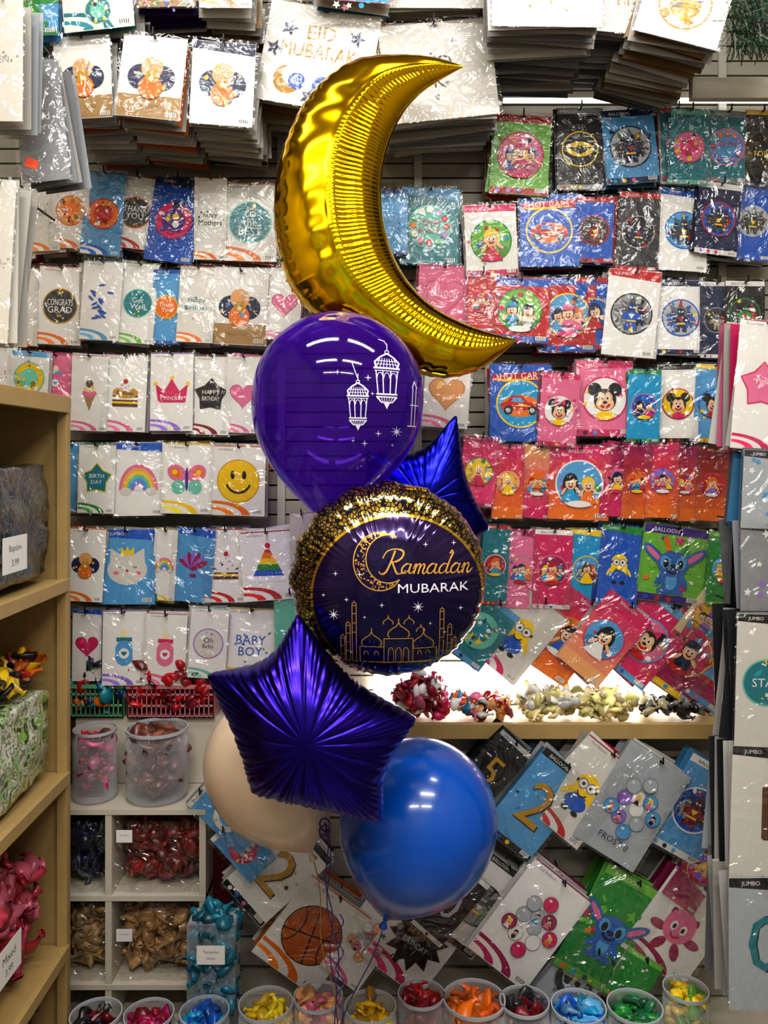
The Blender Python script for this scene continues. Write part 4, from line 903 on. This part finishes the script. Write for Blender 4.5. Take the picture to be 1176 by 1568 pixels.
g.script(R_, 587, 866, 17, 14, .2, 1.9)
xx = 1.42
for L_, aw in ((A_, 1.02), (M2, 1.15), (A_, 1.02), (D_, 1.02), (A_, 1.02), (N2, 1)):
    g.script(off(L_, xx), 587, 866, 17, 14, .2, 1.7); xx += aw
w.text('MUBARAK', 660, 888, 13, 104)
for x, y, r, n in ((515, 928, 9, 8), (637, 915, 9, 8), (553, 868, 5, 4), (534, 905, 4, 4), (585, 912, 4, 4), (700, 920, 4, 4), (648, 826, 4, 4), (722, 935, 4, 4), (676, 955, 3, 4), (540, 985, 3, 4), (500, 900, 3, 4), (708, 968, 4, 4), (600, 815, 4, 4), (690, 825, 4, 4), (518, 868, 4, 4), (560, 930, 3, 4), (655, 940, 3, 4), (610, 1012, 3, 4), (575, 1010, 3, 4), (650, 1010, 3, 4)):
    w.sparkle(x, y, r, n)
L = g.line
for x0, x1, y0, y1 in ((553, 588, 975, 1000), (588, 630, 962, 1000), (630, 665, 978, 1000)): L([(x0, y0), (x1, y0), (x1, y1), (x0, y1)], 1.1, True)
g.dome(570, 973, 14, 1.2); g.dome(609, 960, 15, 1.3); g.dome(594, 940, 7, 1); g.dome(624, 940, 7, 1); g.dome(645, 976, 15, 1.2); g.dome(641, 952, 6, 1)
for x in (598, 609, 620): g.arc(x, 985, 4, 9, 0, 180, 1); L([(x-4, 985), (x-4, 1000)], 1); L([(x+4, 985), (x+4, 1000)], 1)
for x in (562, 577, 640, 652): g.arc(x, 988, 3, 6, 0, 180, 1)
for x, yt in ((545, 905), (536, 935), (672, 915), (684, 940), (528, 955), (692, 962)):
    L([(x-3, yt+8), (x+3, yt+8), (x+3, 1000), (x-3, 1000)], .9, True); g.dome(x, yt+7, 3, .9)
    for k in range(3): L([(x-3, yt+20+k*14), (x+3, yt+20+k*14)], .8)
L([(528, 1001), (694, 1001)], 1.2)
g.project('gold_artwork', rv, rf, M_goldp, ram); w.project('white_artwork', rv, rf, M_whp, ram)
# lanterns on the purple balloon
w = Art(dL)
def lantern(x, y, s_):
    w.line([(x, y-60*s_), (x, y-48*s_)], 1); w.arc(x, y-46*s_, 3*s_, 3*s_, 0, 360, 1)
    w.line([(x-16*s_, y-22*s_), (x-18*s_, y-30*s_), (x-10*s_, y-38*s_), (x, y-44*s_), (x+10*s_, y-38*s_), (x+18*s_, y-30*s_), (x+16*s_, y-22*s_)], 2.0*s_+.4)
    for i in range(-3, 4): w.line([(x+i*5*s_, y-22*s_), (x+i*3.5*s_, y-36*s_)], .9)
    for j in (-27, -32): w.line([(x-16*s_, y+j*s_), (x+16*s_, y+j*s_)], .8)
    w.line([(x-19*s_, y-21*s_), (x+19*s_, y-21*s_)], 2.4*s_+.2); w.line([(x-18*s_, y-17*s_), (x+18*s_, y-17*s_)], 1)
    for a in (-16, -6, 6, 16): w.line([(x+a*s_, y-17*s_), (x+a*.8*s_, y+18*s_)], 1.3*s_+.3)
    for a in (-10, 0, 10): w.arc(x+a*s_, y-6*s_, 4.2*s_, 8*s_, 0, 180, 1)
    w.line([(x-15*s_, y+18*s_), (x+15*s_, y+18*s_)], 2*s_+.4); w.line([(x-15*s_, y+22*s_), (x-8*s_, y+30*s_), (x+8*s_, y+30*s_), (x+15*s_, y+22*s_)], 1.6*s_+.3, True)
    for i in range(-3, 4): w.line([(x+i*4.5*s_, y+22*s_), (x+i*2.4*s_, y+30*s_)], .9)
    w.add([(x-5*s_, y+30*s_), (x+5*s_, y+30*s_), (x, y+40*s_)])
lantern(592, 595, .95); lantern(552, 632, .78)
w.line([(592, 540), (588, 534), (580, 532)], 1); w.line([(553, 595), (544, 570)], 1)
for x in (630, 635): w.line([(x, 600), (x-3, 655)], 1)
w.line([(626, 625), (638, 625)], 1.2); w.line([(622, 655), (635, 655)], 1.6); w.line([(629, 600), (632, 590), (636, 600)], 1.2)
for x, y, r, n in ((606, 664, 9, 8), (580, 667, 5, 4), (545, 677, 3, 4), (524, 583, 4, 4), (566, 590, 5, 4), (561, 681, 5, 4), (600, 683, 3, 4), (572, 612, 3, 4)): w.sparkle(x, y, r, n)
w.project('lantern_artwork', pv, pf, M_whp, purple, .001)
# ribbons
def ribbon(name, pts, col, w=.0028):
    cu = bpy.data.curves.new(name, 'CURVE'); cu.dimensions = '3D'; cu.bevel_depth = w/2; cu.bevel_resolution = 2
    sp = cu.splines.new('NURBS'); sp.points.add(len(pts)-1); sp.use_endpoint_u = True; sp.order_u = 3
    for i, p in enumerate(pts): sp.points[i].co = (*p, 1)
    ob = bpy.data.objects.new(name, cu); bpy.context.scene.collection.objects.link(ob); cu.materials.append(col); return ob
M_rib = pmat('purple_ribbon', hx('3a1e66'), .35, coat=.4); M_ribg = pmat('gold_ribbon', hx('a07c48'), .4)
def drop(p0, p1, n, wob, f=1.0):
    out = []
    for i in range(n+1):
        t = i/n; p = p0.lerp(p1, t); out.append(p+Vector((wob*math.sin(t*f*6.28)*(1-t*.3), wob*math.cos(t*f*5), 0)))
    return out
kn = wp(497, 1262, 1.83)
ribbon('purple_ribbon', drop(kn, wp(517, 1600, 1.9), 30, .006, 3), M_rib)
ribbon('purple_ribbon', drop(kn, wp(524, 1600, 1.92), 30, .009, 2.1), M_rib)
ribbon('gold_ribbon', drop(wp(478, 1316, 2.0), wp(520, 1600, 1.95), 24, .008, 1.6), M_ribg)
ribbon('blue_ribbon', drop(wp(588, 1418, 1.97), wp(520, 1575, 1.93), 20, .006, 1), M_rib)
pts = [kn+Vector((.012*math.cos(i*.7), .01*math.sin(i*.4), -.0009*i+.012*math.sin(i*.7))) for i in range(30)]
ribbon('purple_curling_ribbon', pts, M_rib, .004)
ribbon('purple_curling_ribbon', [wp(520+6*math.sin(i*.6), 1400+i*4.5, 1.9+.01*math.cos(i*.6)) for i in range(36)], M_rib, .003)
# ------------------------------------------------------------------ lamps
def area(name, loc, sx, sy, e, col=(1, .965, .91)):
    l = bpy.data.lights.new(name, 'AREA'); l.shape = 'RECTANGLE'; l.size = sx; l.size_y = sy; l.energy = e; l.color = col
    o = bpy.data.objects.new(name, l); o.location = loc; bpy.context.scene.collection.objects.link(o)
for i, (x, y) in enumerate(((-.55, 1.45), (.65, 1.45), (-.55, .3), (.65, .3), (-.5, -1.0), (.7, -1.0))):
    boxobj('ceiling_light_fixture', (x-.5, y-.09, 3.52), (x+.5, y+.09, 3.595), M_white)
    area('ceiling_lamp', (x, y, 3.51), .95, .14, 14 if y > .5 else 28)
wd = bpy.data.worlds.new('world'); bpy.context.scene.world = wd; wd.use_nodes = True; wd.node_tree.nodes['Background'].inputs[0].default_value = (.8, .85, 1, 1); wd.node_tree.nodes['Background'].inputs[1].default_value = .3
# ------------------------------------------------------------------ camera
cd = bpy.data.cameras.new('camera'); cam = bpy.data.objects.new('camera', cd); bpy.context.scene.collection.objects.link(cam)
cam.location = (0, 0, CZ); cam.rotation_euler = (math.pi/2, 0, 0); cd.lens = 36*F/1927; cd.sensor_width = 36; cd.shift_y = -(963.5-HY)/1927; cd.clip_start = .05
bpy.context.scene.camera = cam
bpy.context.scene.view_settings.view_transform = 'Standard'
try: bpy.context.scene.view_settings.look = 'Medium High Contrast'
except Exception as e: print(e)
